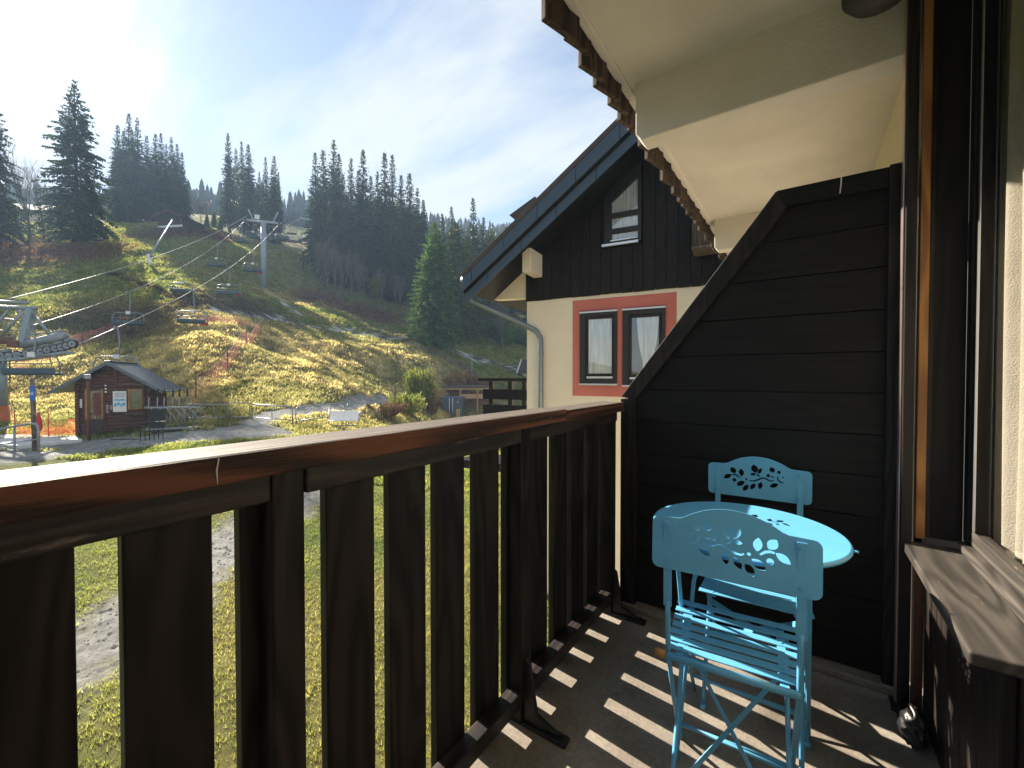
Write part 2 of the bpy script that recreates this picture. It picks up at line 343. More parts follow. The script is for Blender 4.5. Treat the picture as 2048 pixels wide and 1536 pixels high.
def leafy(name, c1, c2, c3, rough=0.6, trans=0.25):
    m, nt, bs, out = new_mat(name)
    g = nd(nt, 'ShaderNodeNewGeometry'); oi = nd(nt, 'ShaderNodeObjectInfo')
    a = nd(nt, 'ShaderNodeMath', operation='MULTIPLY_ADD'); a.inputs[1].default_value = 0.7; nt.links.new(g.outputs['Random Per Island'], a.inputs[0])
    b = nd(nt, 'ShaderNodeMath', operation='MULTIPLY'); b.inputs[1].default_value = 0.3; nt.links.new(oi.outputs['Random'], b.inputs[0]); nt.links.new(b.outputs[0], a.inputs[2])
    col = ramp(nt, a.outputs[0], [(0.0, c1), (0.55, c2), (1.0, c3)])
    nt.links.new(col, bs.inputs['Base Color']); bs.inputs['Roughness'].default_value = rough; bs.inputs['Specular IOR Level'].default_value = 0.25
    tl = nd(nt, 'ShaderNodeBsdfTranslucent'); nt.links.new(col, tl.inputs[0])
    mx = nd(nt, 'ShaderNodeMixShader', i_0=trans); nt.links.new(bs.outputs[0], mx.inputs[1]); nt.links.new(tl.outputs[0], mx.inputs[2]); nt.links.new(mx.outputs[0], out.inputs[0])
    return m
M_spruce = leafy('dark_spruce_needles', (0.012, 0.022, 0.010), (0.030, 0.052, 0.020), (0.065, 0.095, 0.034), trans=0.35)
M_olive = leafy('olive_spruce_needles', (0.06, 0.085, 0.022), (0.12, 0.15, 0.04), (0.21, 0.22, 0.07), trans=0.45)
M_light = leafy('fresh_spruce_needles', (0.045, 0.09, 0.022), (0.09, 0.165, 0.04), (0.17, 0.25, 0.07), trans=0.45)
M_far = leafy('far_spruce_needles', (0.014, 0.026, 0.016), (0.026, 0.045, 0.026), (0.045, 0.070, 0.036))
M_autumn = leafy('autumn_leaves', (0.25, 0.13, 0.03), (0.42, 0.26, 0.05), (0.50, 0.38, 0.10), trans=0.45)
M_bush = leafy('yellow_green_bush_leaves', (0.10, 0.13, 0.02), (0.24, 0.27, 0.04), (0.42, 0.42, 0.09), trans=0.45)
M_twig = leafy('bare_twigs', (0.085, 0.068, 0.058), (0.14, 0.11, 0.095), (0.20, 0.16, 0.14), trans=0.0)
M_brush = leafy('rusty_dry_stems', (0.16, 0.085, 0.04), (0.26, 0.15, 0.07), (0.36, 0.25, 0.12), trans=0.3)

# ================================================================== TERRAIN
def _hash(ix, iy, s):
    h = np.sin(ix * 127.1 + iy * 311.7 + s * 74.7) * 43758.5453
    return h - np.floor(h)
def vnoise(x, y, s=0):
    ix, iy = np.floor(x), np.floor(y); fx, fy = x - ix, y - iy
    fx = fx*fx*(3-2*fx); fy = fy*fy*(3-2*fy)
    return (_hash(ix,iy,s)*(1-fx)+_hash(ix+1,iy,s)*fx)*(1-fy) + (_hash(ix,iy+1,s)*(1-fx)+_hash(ix+1,iy+1,s)*fx)*fy
def fbm(x, y, s=0, o=4):
    r = 0; a = 0.5; t = 0
    for i in range(o): r = r + a*vnoise(x*2**i, y*2**i, s+i*7); t += a; a *= 0.5
    return r / t
_ctrl_px = [(60,890,15.5),(150,885,15.8),(300,885,15.5),(250,872,16.8),(400,850,17.5),(500,865,16),(480,840,19),(600,850,19.5),(700,850,22),(760,850,24),(840,840,29),(920,842,36),(1000,838,37),
 (100,865,19),(100,800,23),(100,720,27),(100,660,31),(100,600,38),(100,540,47),(100,497,56),(20,485,58),(165,490,63),
 (400,800,21),(400,740,25),(400,680,29),(400,640,34),(380,600,40),(400,560,47),(400,520,56),(400,482,68),(345,457,75),(250,450,79),(450,472,80),
 (530,580,61),(530,640,42),(520,700,32),(520,760,25),(520,810,21),(650,690,38),(650,740,30),(650,790,25),(640,820,22),
 (700,660,48),(650,600,64),(590,545,70),(610,500,88),(760,700,42),(760,760,34),(760,800,28),(862,692,46),(820,650,62),(900,737,42),(830,740,37),
 (980,670,66),(1040,700,68),(1040,742,54),(960,772,44),(1000,762,47),(1040,785,43),
 (100,445,95),(0,445,90),(250,425,110),(400,432,115),(480,440,110),(600,455,140),(620,472,115),(700,520,110),(800,560,110),(900,590,110),(1000,600,120),(1150,600,130),
 (0,425,200),(400,442,220),(600,452,260),(800,472,250),(1000,500,240),(1200,500,250),(1500,520,260),(-300,450,120),(-300,410,220),
 (-200,500,50),(-200,620,32),(-200,780,20),(-250,900,13)]
_c = [tuple(P(*q)) for q in _ctrl_px]
_c += [(-1,-3,-2.6),(-1,3,-2.6),(-1,9,-2.65),(-4,0,-2.6),(-5,-6,-2.6),(-6,4,-2.55),(-8,1.5,-2.5),(-9.7,3.7,-2.35),(-11.6,6.5,-2.1),(3,20,-2.8),(-3,14,-2.7),(-10,-8,-2.5),(5,-10,-2.6),(20,0,-2.6),(25,40,-2.8),
       (10,60,0),(-60,-80,5),(60,-80,-4),(120,60,2),(-160,-60,60),(0,-200,0),(160,200,60)]
_c = np.array(_c); _n = len(_c)
def _tps(r2): return 0.5 * r2 * np.log(r2 + 1e-9)
_A = np.zeros((_n+3, _n+3)); _d2 = ((_c[:, None, :2] - _c[None, :, :2])**2).sum(-1)
_A[:_n, :_n] = _tps(_d2) + np.eye(_n) * 6.0; _A[:_n, _n] = 1; _A[:_n, _n+1:] = _c[:, :2]; _A[_n, :_n] = 1; _A[_n+1:, :_n] = _c[:, :2].T
_w = np.linalg.solve(_A, np.concatenate([_c[:, 2], np.zeros(3)]))
def H0(x, y):
    x = np.asarray(x, float); y = np.asarray(y, float); sh = x.shape; x = x.ravel(); y = y.ravel(); out = np.empty(len(x))
    for i in range(0, len(x), 20000):
        xx, yy = x[i:i+20000], y[i:i+20000]
        d2 = (xx[:, None]-_c[None, :, 0])**2 + (yy[:, None]-_c[None, :, 1])**2
        out[i:i+20000] = _tps(d2) @ _w[:_n] + _w[_n] + _w[_n+1]*xx + _w[_n+2]*yy
    return np.clip(out, -7, 125).reshape(sh)
def H(x, y):
    x = np.asarray(x, float); y = np.asarray(y, float)
    z = H0(x, y); r = np.hypot(x, y)
    far = np.clip((r-18)/20, 0, 1)
    z = z + (fbm(x*0.12, y*0.12, 3)-0.5)*1.7*far + (fbm(x*0.5, y*0.5, 11)-0.5)*(0.10+0.55*far) + (fbm(x*1.9, y*1.9, 17, 3)-0.5)*(0.05+0.17*far)
    return z
def G(px, py, t0=9.0, t1=260.0):
    """where the line of sight through a picture point meets the ground"""
    d = ray(px, py); ts = np.geomspace(t0, t1, 500)
    zz = CAM.z + d.z*ts - H(d.x*ts, d.y*ts); k = np.argmax(zz < 0)
    if zz[k] >= 0: k = len(ts)-1
    if k > 0:
        a, b = ts[k-1], ts[k]; f = zz[k-1]/(zz[k-1]-zz[k]+1e-9); t = a+(b-a)*f
    else: t = ts[0]
    x, y = d.x*t, d.y*t
    return Vector((x, y, float(H(x, y))))
def on_ground(px, t, dz=0.0):
    d = ray(px, 760); x, y = d.x*t, d.y*t
    return Vector((x, y, float(H(x, y))+dz))
def seg_dist(x, y, pts):
    best = np.full(np.shape(x), 1e9)
    for (ax, ay), (bx, by) in zip(pts[:-1], pts[1:]):
        dx, dy = bx-ax, by-ay; L2 = dx*dx+dy*dy+1e-9
        t = np.clip(((x-ax)*dx+(y-ay)*dy)/L2, 0, 1)
        best = np.minimum(best, np.hypot(x-ax-t*dx, y-ay-t*dy))
    return best
xy = lambda v: (v[0], v[1])
PATH_GARDEN = [(-4.5,-4.5),(-6.4,-1.0),(-7.9,1.46),(-9.7,3.7),(-11.8,6.6),(-13.3,9.0),(-15.2,11.2)]
PATH_YARD = [xy(P(-80,905,14.5)),xy(P(60,893,15.0)),xy(P(200,890,15.2)),xy(P(330,885,15.4)),xy(P(450,868,16.0)),xy(P(520,860,16.8))]
PATH_LEFT = [xy(P(-120,925,12.8)),xy(P(60,914,13.3)),xy(P(170,900,14.0))]
PATH_LANE = [xy(G(500,855)),xy(G(545,830)),xy(G(600,822)),xy(G(703,810)),xy(G(782,800)),xy(G(816,794))]
TRACK = [xy(G(440,622)),xy(G(500,632)),xy(G(560,640)),xy(G(640,656)),xy(G(700,664)),xy(G(780,677)),xy(G(870,692)),xy(G(960,720)),xy(G(1040,735))]
TRACK2 = [xy(G(540,585)),xy(G(575,610)),xy(G(600,630))]
DITCH = [xy(G(225,548)),xy(G(290,570)),xy(G(340,592)),xy(G(400,618))]
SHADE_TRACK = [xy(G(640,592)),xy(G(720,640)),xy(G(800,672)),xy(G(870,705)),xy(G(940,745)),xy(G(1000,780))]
DRY_AND_SUNLIT = [(xy(G(*p)), r) for p, r in (((420,700),9),((520,720),8),((620,740),9),((720,740),9),((820,745),8),((60,730),9),((200,720),8),((330,650),5),((560,690),9),((680,700),9),((450,770),6),((600,790),6),((720,790),6),((580,600),6),((620,500),10))]  # dry grass; the last spot puts the sunlit strip between trees into the colour
LITTER = [(xy(G(*p)), r) for p, r in (((20,495),9),((80,505),8),((140,510),7),((340,470),6),((420,470),6),((640,600),5),((740,625),6))]
MUDDY = [(xy(G(*p)), r) for p, r in (((430,610),5),((500,620),5),((300,635),5),((200,650),4))]
def blob(x, y, spots):
    m = 0
    for (cx, cy_), r in spots: m = np.maximum(m, np.exp(-((x-cx)**2+(y-cy_)**2)/(r*r)))
    return m
def ground_rgb(x, y):
    x = np.asarray(x, float); y = np.asarray(y, float)
    def L(c): return np.array(c)[None, :]
    f1 = fbm(x*0.35, y*0.35, 31); f2 = fbm(x*1.6, y*1.6, 41); f3 = fbm(x*0.11, y*0.11, 51)
    st = lambda v, a, b: np.clip((v-a)/(b-a), 0, 1)[:, None]
    green = L((0.10,0.125,0.038))*(1-st(f2,0.3,0.7)) + L((0.20,0.205,0.07))*st(f2,0.3,0.7)
    green = green*(1-0.55*st(f1,0.48,0.66)) + L((0.20,0.17,0.06))*0.55*st(f1,0.48,0.66)
    dry = L((0.21,0.165,0.085))*(1-st(f2,0.3,0.65)) + L((0.48,0.40,0.22))*st(f2,0.3,0.65)
    dry = dry*(1-0.65*st(f1,0.50,0.68)) + L((0.12,0.125,0.045))*0.65*st(f1,0.50,0.68)
    col = green; md = np.clip(blob(x,y,DRY_AND_SUNLIT)*1.5 + (f1-0.5)*1.2 - 0.15, 0, 1)[:, None]; col = col*(1-md)+dry*md
    ml = np.clip(blob(x,y,LITTER)*1.6+(f2-0.5)*1.2-0.35, 0, 1)[:, None]; lit = L((0.105,0.052,0.034))*(0.7+0.7*f2[:, None]); col = col*(1-ml)+lit*ml
    mm = np.clip(blob(x,y,MUDDY)*1.5+(f2-0.5)*1.5-0.5, 0, 1)[:, None]; col = col*(1-mm)+L((0.085,0.065,0.05))*mm
    dg = np.minimum(seg_dist(x,y,PATH_GARDEN)-0.75, np.minimum(seg_dist(x,y,PATH_YARD)-1.15, np.minimum(seg_dist(x,y,PATH_LEFT)-0.8, seg_dist(x,y,PATH_LANE)-0.55))) + (f2-0.5)*1.0
    mg = np.clip(0.5-dg/0.35, 0, 1)[:, None]; grav = L((0.34,0.335,0.32))*(0.6+0.8*f2[:, None]); col = col*(1-mg)+grav*mg
    dt = np.minimum(seg_dist(x,y,TRACK)-0.9, seg_dist(x,y,TRACK2)-0.5)+(f2-0.5)*2.2
    mt = np.clip(0.5-dt/0.6, 0, 1)[:, None]; wet = np.where(st(fbm(x*2.6,y*2.6,77),0.50,0.56) > 0.5, L((0.50,0.50,0.49)), L((0.085,0.075,0.065))); col = col*(1-mt)+wet*mt
    dd = seg_dist(x,y,DITCH)-0.35+(f2-0.5)*0.8; mdx = np.clip(0.5-dd/0.4, 0, 1)[:, None]; col = col*(1-mdx)+L((0.045,0.035,0.028))*mdx
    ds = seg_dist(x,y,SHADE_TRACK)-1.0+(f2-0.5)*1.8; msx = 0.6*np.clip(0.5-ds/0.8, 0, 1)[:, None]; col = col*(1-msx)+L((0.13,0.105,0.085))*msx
    return col, np.maximum(mg, mt)[:, 0]
def axis_steps(c, lo, hi, a=0.2, b=0.02):
    r = [c]
    while r[-1] < hi: r.append(r[-1]+a+b*abs(r[-1]-c))
    l = [c]
    while l[-1] > lo: l.append(l[-1]-a-b*abs(l[-1]-c))
    return np.array(l[:0:-1]+r)
gx = axis_steps(-16.0, -900, 700); gy = axis_steps(16.0, -600, 1100)
XX, YY = np.meshgrid(gx, gy, indexing='ij'); nx, ny = XX.shape
ZZ = H(XX, YY)
for_house = (XX > 1.6) & (YY > -6) & (YY < 40)
idx = np.arange(nx*ny).reshape(nx, ny)
quads = np.stack([idx[:-1,:-1], idx[1:,:-1], idx[1:,1:], idx[:-1,1:]], -1).reshape(-1, 4)
def np_mesh(name, verts, faces_flat, nper):
    me = bpy.data.meshes.new(name); nf = len(faces_flat)//nper
    me.vertices.add(len(verts)); me.vertices.foreach_set('co', np.asarray(verts, np.float32).ravel())
    me.loops.add(len(faces_flat)); me.loops.foreach_set('vertex_index', np.asarray(faces_flat, np.int32))
    me.polygons.add(nf); me.polygons.foreach_set('loop_start', np.arange(0, nf*nper, nper, dtype=np.int32)); me.polygons.foreach_set('loop_total', np.full(nf, nper, np.int32))
    me.update(calc_edges=True); me.validate(); return me
def color_attr(me, rgb):
    at = me.color_attributes.new('ground', 'FLOAT_COLOR', 'POINT')
    at.data.foreach_set('color', np.concatenate([rgb, np.ones((len(rgb), 1))], 1).astype(np.float32).ravel())
tv = np.stack([XX.ravel(), YY.ravel(), ZZ.ravel()], 1)
terr_me = np_mesh('hillside_ground', tv, quads.ravel(), 4)
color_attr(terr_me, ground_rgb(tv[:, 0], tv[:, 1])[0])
terr_me.polygons.foreach_set('use_smooth', np.ones(len(terr_me.polygons), bool))
def ground_mat(name, blade):
    m, nt, bs, out = new_mat(name)
    at = nd(nt, 'ShaderNodeAttribute', attribute_name='ground')
    if blade:
        g = nd(nt, 'ShaderNodeNewGeometry'); v = ramp(nt, g.outputs['Random Per Island'], [(0, (0.65, 0.65, 0.6)), (1, (1.5, 1.45, 1.3))])
        col = mix(nt, 1.0, at.outputs['Color'], v, 'MULTIPLY')
        tl = nd(nt, 'ShaderNodeBsdfTranslucent'); nt.links.new(mix(nt, 1.0, col, (1.88, 1.98, 1.62), 'MULTIPLY'), tl.inputs[0]); mx = nd(nt, 'ShaderNodeMixShader', i_0=0.6)
        nt.links.new(bs.outputs[0], mx.inputs[1]); nt.links.new(tl.outputs[0], mx.inputs[2]); nt.links.new(mx.outputs[0], out.inputs[0])
    else:
        c = coords(nt, rand=False)
        n = nd(nt, 'ShaderNodeTexNoise', i_Scale=5.0, i_Detail=12.0, i_Roughness=0.75); nt.links.new(c, n.inputs['Vector'])
        n2 = nd(nt, 'ShaderNodeTexNoise', i_Scale=1.3, i_Detail=9.0, i_Roughness=0.7); nt.links.new(c, n2.inputs['Vector'])
        v = ramp(nt, n.outputs[0], [(0.32, (0.45, 0.45, 0.45)), (0.68, (1.5, 1.5, 1.45))]); col = mix(nt, 1.0, at.outputs['Color'], v, 'MULTIPLY')
        ad = nd(nt, 'ShaderNodeMath', operation='MULTIPLY_ADD'); ad.inputs[1].default_value = 2.5; nt.links.new(n2.outputs[0], ad.inputs[0]); nt.links.new(n.outputs[0], ad.inputs[2])
        bump(nt, bs, ad.outputs[0], 0.9, 0.16)
    nt.links.new(col, bs.inputs['Base Color']); bs.inputs['Roughness'].default_value = 0.95; bs.inputs['Specular IOR Level'].default_value = 0.1
    return m
M_ground = ground_mat('meadow_ground', False); M_blade = ground_mat('meadow_grass', True)
ground = mobj('ground', terr_me, M_ground); tag(ground, kind='structure')

def blades(name, label, x, y, size, per, width):
    keep = ground_rgb(x, y)[1] < 0.35; x, y, size = x[keep], y[keep], size[keep]; n = len(x); z = H(x, y); rgb, _ = ground_rgb(x, y)
    V = []; C_ = []
    for k in range(per):
        a = rng.uniform(0, 2*np.pi, n); ox = rng.normal(0, 0.35, n)*size; oy = rng.normal(0, 0.35, n)*size; h = size*rng.uniform(0.5, 1.2, n); w = width*size
        lx = rng.normal(0, 0.45, n)*h; ly = rng.normal(0, 0.45, n)*h
        b0 = np.stack([x+ox-np.cos(a)*w, y+oy-np.sin(a)*w, z-0.04*size], 1); b1 = np.stack([x+ox+np.cos(a)*w, y+oy+np.sin(a)*w, z-0.04*size], 1); tp = np.stack([x+ox+lx, y+oy+ly, z+h], 1)
        V.append(np.stack([b0, b1, tp], 1).reshape(-1, 3)); C_.append(np.repeat(rgb*rng.uniform(0.8, 1.35, (n, 1)), 3, 0))
    V = np.concatenate(V); C_ = np.concatenate(C_)
    me = np_mesh(name, V, np.arange(len(V)), 3); color_attr(me, C_)
    o = mobj(name, me, M_blade); tag(o, label, 'grass', kind='stuff'); return o
N = 200000
tt = np.exp(rng.uniform(math.log(13), math.log(85), N)); pxs = np.where(rng.random(N) < 0.8, rng.uniform(-60, 1110, N), rng.uniform(-800, 1400, N))
uu = (pxs-1024)/FPX; hx = (_F.x+_R.x*uu)*tt; hy = (_F.y+_R.y*uu)*tt
blades('hillside_grass', 'rough green and straw coloured grass covering the hillside', hx, hy, 0.105*np.sqrt(tt/18)*rng.uniform(0.6, 1.6, N), 4, 0.22)
N = 120000
blades('garden_grass', 'short mown grass on the ground below the balcony', rng.uniform(-17, -1.3, N), rng.uniform(-3, 14, N), rng.uniform(0.02, 0.07, N), 4, 0.10)
# a few wild flowers and pebbles keep the near ground lively
N = 9000
pv = []; pf = []
sx = rng.uniform(-14, -4, N); sy = rng.uniform(-4, 12, N); dk = seg_dist(sx, sy, PATH_GARDEN); ok = dk < 0.95; sx, sy = sx[ok], sy[ok]; sz = H(sx, sy)
pm = MB()
for a, b, c in zip(sx, sy, sz):
    s = random.uniform(0.012, 0.045); q = [Vector((random.uniform(.6, 1.2)*s*ex, random.uniform(.6, 1.2)*s*ey, random.uniform(.4, .8)*s*ez)) for ex, ey, ez in ((1,0,0),(-1,0,0),(0,1,0),(0,-1,0),(0,0,1),(0,0,-1))]
    pm.add([Vector((a, b, c))+v for v in q], [(0,2,4),(2,1,4),(1,3,4),(3,0,4),(2,0,5),(1,2,5),(3,1,5),(0,3,5)])
M_stone = paint('grey_gravel', (0.26, 0.25, 0.24), rough=0.9, var=0.4, scale=40)
tag(pm.build('path_gravel', M_stone), 'loose grey gravel on the garden path', 'gravel', kind='stuff')

# ================================================================== OWN BALCONY
flo = B((-0.86, -4.0, -0.16), (0.62, 8.0, 0.0)).build('balcony_floor', M_floor); tag(flo, kind='structure')
CEIL = 2.54
ceil = B((-0.70, -4.0, CEIL), (1.2, 8.0, CEIL+0.22)).build('balcony_ceiling', M_plaster); tag(ceil, kind='structure')

# --- ceiling beams
def ceiling_beam(y0, label):
    t = thing('ceiling_beam', label, 'beam', (-0.2, y0+0.055, 2.265), group='cream beams under the balcony ceiling')
    MB().prism([(-0.672, y0, CEIL+0.02), (-0.672, y0, 2.30), (-0.645, y0, 2.265), (0.300, y0, 2.265), (0.300, y0, CEIL+0.02)], (0, 0.115, 0)).build('beam_body', M_plaster, t, bevel=0.006)
    return t
ceiling_beam(1.985, 'long cream plastered beam crossing the ceiling above the dark partition')
ceiling_beam(4.10, 'stub of a cream beam further along, beside the dark gable')
# --- trim strip along the ceiling edge
tr = B((-0.742, -4.0, CEIL-0.012), (-0.70, 8.0, CEIL+0.05)).build('ceiling_edge_trim', M_plaster, bevel=0.008)
tag(tr, 'narrow cream moulding along the outer edge of the ceiling', 'moulding')
# --- weathered boards hung along the eave
ev = thing('eave_cladding', 'row of weathered brown boards hanging along the edge of the ceiling', 'cladding', (-0.80, 2.0, 2.44))
y = -1.2; k = 0
while y < 5.2:
    w = 0.150 + 0.018*((k*7) % 3 - 1); z0 = 2.455 + (0.0, 0.018, -0.006, 0.026, 0.008)[k % 5] - 0.01*(k % 2)
    c0 = Vector((-0.785, y, z0)); ang = R(17)
    dx = Vector((math.sin(ang), math.cos(ang), 0)); nrm = Vector((math.cos(ang), -math.sin(ang), 0))
    MB().obox(c0 + dx*w/2*0.98 + Vector((0, 0, 0.22)), dx*w*0.53, nrm*0.013, Vector((0, 0, 0.22))).build('board', M_shingle, ev, bevel=0.003)
    y += w; k += 1
# --- ceiling lamp (only its black bowl reaches into the picture)
lp = thing('ceiling_lamp', 'black bowl lamp under the cream ceiling at the top edge', 'lamp', (0.185, 1.79, CEIL))
MB().lathe((0.185, 1.79, 2.345), [(0.03, 0.0), (0.075, 0.012), (0.098, 0.04), (0.10, 0.085), (0.06, 0.11)], 28).build('bowl', M_blackmetal, lp, smooth=True)
MB().tube([(0.185, 1.79, 2.445), (0.185, 1.79, 2.545)], 0.022, 12).build('stem', M_blackmetal, lp, smooth=True)

# --- railing
rl = thing('balcony_railing', 'dark wooden balcony railing of upright boards under a weathered red brown handrail', 'railing', (-0.78, 0.6, 0))
XI = -0.755                                                     # inner face of posts and rails
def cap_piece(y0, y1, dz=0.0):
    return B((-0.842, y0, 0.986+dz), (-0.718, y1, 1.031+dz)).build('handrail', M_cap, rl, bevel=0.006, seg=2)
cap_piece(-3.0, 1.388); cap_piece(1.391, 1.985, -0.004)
MB().tube([(-0.7155, 0.262, 1.028), (-0.7165, 0.259, 1.010), (-0.716, 0.260, 0.990)], [0.0006, 0.0014, 0.0006], 5).build('bird_dropping', M_white, rl, smooth=True)
posts = [-1.18, -0.41, 0.356, 1.135, 1.915]
for yp in posts:
    B((-0.835, yp, 0.0), (XI, yp+0.058, 0.984)).build('post', M_dark_z, rl, bevel=0.004)
    # iron foot: upright flat bar, gusset and base plate
    yc = yp+0.012
    MB().prism([(XI+0.004, yc, 0.004), (XI+0.125, yc, 0.022), (XI+0.05, yc, 0.05), (XI+0.022, yc, 0.21), (XI+0.004, yc, 0.225)], (0, 0.016, 0)).build('foot_bracket', M_blackmetal, rl, bevel=0.003)
    ft = B((XI+0.004, yc-0.012, 0.001), (XI+0.16, yc+0.028, 0.014)).build('foot_plate', M_blackmetal, rl, bevel=0.003)
    MB().disc((XI+0.135, yc+0.008, 0.019), (0, 0, 1), 0.008, 0.014, 6).build('bolt', M_blackmetal, ft)
for a, b in zip([-3.0]+[p+0.058 for p in posts], posts+[1.985]):
    B((-0.803, a+0.002, 0.934), (XI+0.002, b-0.002, 0.9835)).build('top_rail', M_dark_y, rl, bevel=0.004)
    B((-0.803, a+0.002, 0.061), (XI+0.002, b-0.002, 0.113)).build('bottom_rail', M_dark_y, rl, bevel=0.004)
for k in range(-19, 10):
    y0 = 0.487 + 0.1592*k + 0.003*math.sin(k*2.3); w = 0.1155 + 0.0025*math.cos(k*1.7)
    if y0 + w > 2.03: w = 2.03-y0
    B((-0.8325, y0, -0.22), (-0.8065, y0+w, 0.9835)).build('board', M_dark_z, rl, bevel=0.003)

# --- partition
YP = 2.05
pt = thing('privacy_partition', 'black stained wooden partition with a slanted upper corner behind the blue chairs', 'partition', (-0.2, YP, 0))
XL, XR, ZL, ZT, XD = -0.752, 0.292, 1.05, 1.905, -0.105
def diag_x(z): return XL if z <= ZL else XL + (XD-XL)*(z-ZL)/(ZT-ZL)
z = 0.035; k = 0; zs = []
zb = [0.035] + [0.157 + 0.1553*i for i in range(0, 12)]
for a, b in zip(zb[:-1], zb[1:]):
    b2 = min(b, ZT-0.03)-0.0028
    if a > ZT-0.05: break
    xa, xb = diag_x(a)+0.03, diag_x(b2)+0.03
    yo = 0.002*math.sin(a*31)
    MB().prism([(xa, YP+yo, a), (XR-0.03, YP+yo, a), (XR-0.03, YP+yo, b2), (xb, YP+yo, b2)], (0, 0.018, 0)).build('board', M_dark_x, pt, bevel=0.0022)
B((XL, YP+0.0135, 0.03), (XR, YP+0.022, 1.0)).build('backing', M_dark_x, pt)
MB().prism([(diag_x(1.0), YP+0.0135, 1.0), (XR, YP+0.0135, 1.0), (XR, YP+0.0135, ZT-0.02), (XD+0.02, YP+0.0135, ZT-0.02), (diag_x(1.15)+.01, YP+0.0135, 1.15)], (0, 0.009, 0)).build('backing', M_dark_x, pt)
B((XL, YP-0.028, 0.0), (XL+0.075, YP+0.03, ZL-0.01)).build('frame_post', M_dark_z, pt, bevel=0.004)
dl = Vector((XD-XL, 0, ZT-ZL)).normalized(); dn = Vector((dl.z, 0, -dl.x)); wd = 0.078
q0 = Vector((XL, YP-0.026, ZL)); q1 = Vector((XD, YP-0.026, ZT))
MB().prism([q0, q0 + Vector((0.075, 0, -0.012)), q1 + Vector((0.042, 0, -0.072)), q1], (0, 0.055, 0)).build('frame_diagonal', M_dark_z, pt, bevel=0.004)
MB().prism([q1+Vector((0.001, -0.001, 0)), q1 + Vector((0.043, -0.001, -0.072)), (XR-0.05, YP-0.027, ZT-0.072), (XR-0.05, YP-0.027, ZT)], (0, 0.055, 0)).build('frame_top', M_dark_x, pt, bevel=0.004)
B((XR-0.05, YP-0.030, 0.0), (XR, YP+0.03, ZT+0.006)).build('frame_post', M_dark_z, pt, bevel=0.004)
fs = MB().tube([(XD+0.21, YP-0.0295, ZT-0.001), (XD+0.209, YP-0.0300, ZT-0.03), (XD+0.206, YP-0.0295, ZT-0.062)], 0.0022, 5).build('paint_drip', M_white, pt)
# concrete upstand under the partition
up = B((-0.86, 2.005, 0.0005), (0.30, 2.12, 0.028)).build('floor_upstand', M_floor, bevel=0.004); tag(up, kind='structure')

# --- shutter post at the wall
sp = thing('shutter_post', 'slim black upright with a pinkish metal edge beside the orange wood strip', 'post', (0.29, 1.96, 0))
B((0.274, 1.935, 0.012), (0.303, 1.984, CEIL-0.001)).build('upright', M_dark_z, sp, bevel=0.003)
B((0.268, 1.948, 0.013), (0.2735, 1.983, CEIL-0.002)).build('metal_edge', M_pinkmetal, sp, bevel=0.002)
B((0.255, 1.915, 0.0), (0.325, 1.99, 0.012)).build('foot', M_blackmetal, sp, bevel=0.003)

# --- house wall with bay window
hw = thing('house_wall', 'dark timber house wall with a worn grey window ledge on the right', 'wall', (0.45, 1.6, 0))
B((0.312, 1.942, 0.0), (0.336, 1.986, 0.548)).build('corner_strip', M_redbrown, hw, bevel=0.002)
B((0.3125, 1.945, 0.603), (0.336, 1.986, 2.6)).build('corner_strip', M_orange, hw, bevel=0.002)
# panel that closes the window recess
B((0.337, 1.972, 0.603), (0.430, 2.02, 2.6)).build('recess_panel', M_clad, hw, bevel=0.002)
B((0.338, 1.966, 0.603), (0.352, 1.9715, 2.6)).build('recess_bead', M_dark_z, hw, bevel=0.002)
# ledge
sl = thing('window_ledge', 'grey worn wooden window ledge with bare brown edges', 'ledge', (0.37, 1.6, 0.53))
B((0.283, 1.245, 0.553), (0.452, 1.972, 0.583)).build('board', M_sill, sl, bevel=0.006, seg=3)
B((0.415, 1.245, 0.5835), (0.500, 1.970, 0.612)).build('upper_board', M_sill, sl, bevel=0.005)
# base below the ledge: upright boards
yb = 1.270
while yb < 1.93:
    w = min(0.1345, 1.941-yb)
    B((0.336, yb+0.001, 0.0), (0.360, yb+w-0.003, 0.552)).build('base_board', M_dark_z, hw, bevel=0.004); yb += w
B((0.3605, 1.262, 0.0), (0.70, 1.285, 0.552)).build('base_end_panel', M_dark_z, hw, bevel=0.003)
B((0.352, 1.288, 0.0), (0.37, 1.99, 0.55)).build('base_backing', M_dark_z, hw)
# window
wf = thing('balcony_window', 'tall window in a dark frame with a linen curtain behind the glass', 'window', (0.49, 1.3, 0.61))
B((0.430, 1.925, 0.6125), (0.488, 1.972, 2.6)).build('frame', M_clad, wf, bevel=0.004)
B((0.438, 1.892, 0.660), (0.470, 1.9245, 2.6)).build('sash_stile', M_clad, wf, bevel=0.004)
B((0.438, 0.30, 0.6125), (0.470, 1.9245, 0.6595)).build('sash_rail', M_sill, wf, bevel=0.004)
B((0.4345, 1.884, 0.665), (0.4375, 1.897, 2.6)).build('metal_bead', M_alu, wf)
B((0.452, 0.30, 0.655), (0.456, 1.900, 2.6)).build('glass', M_glass, wf)
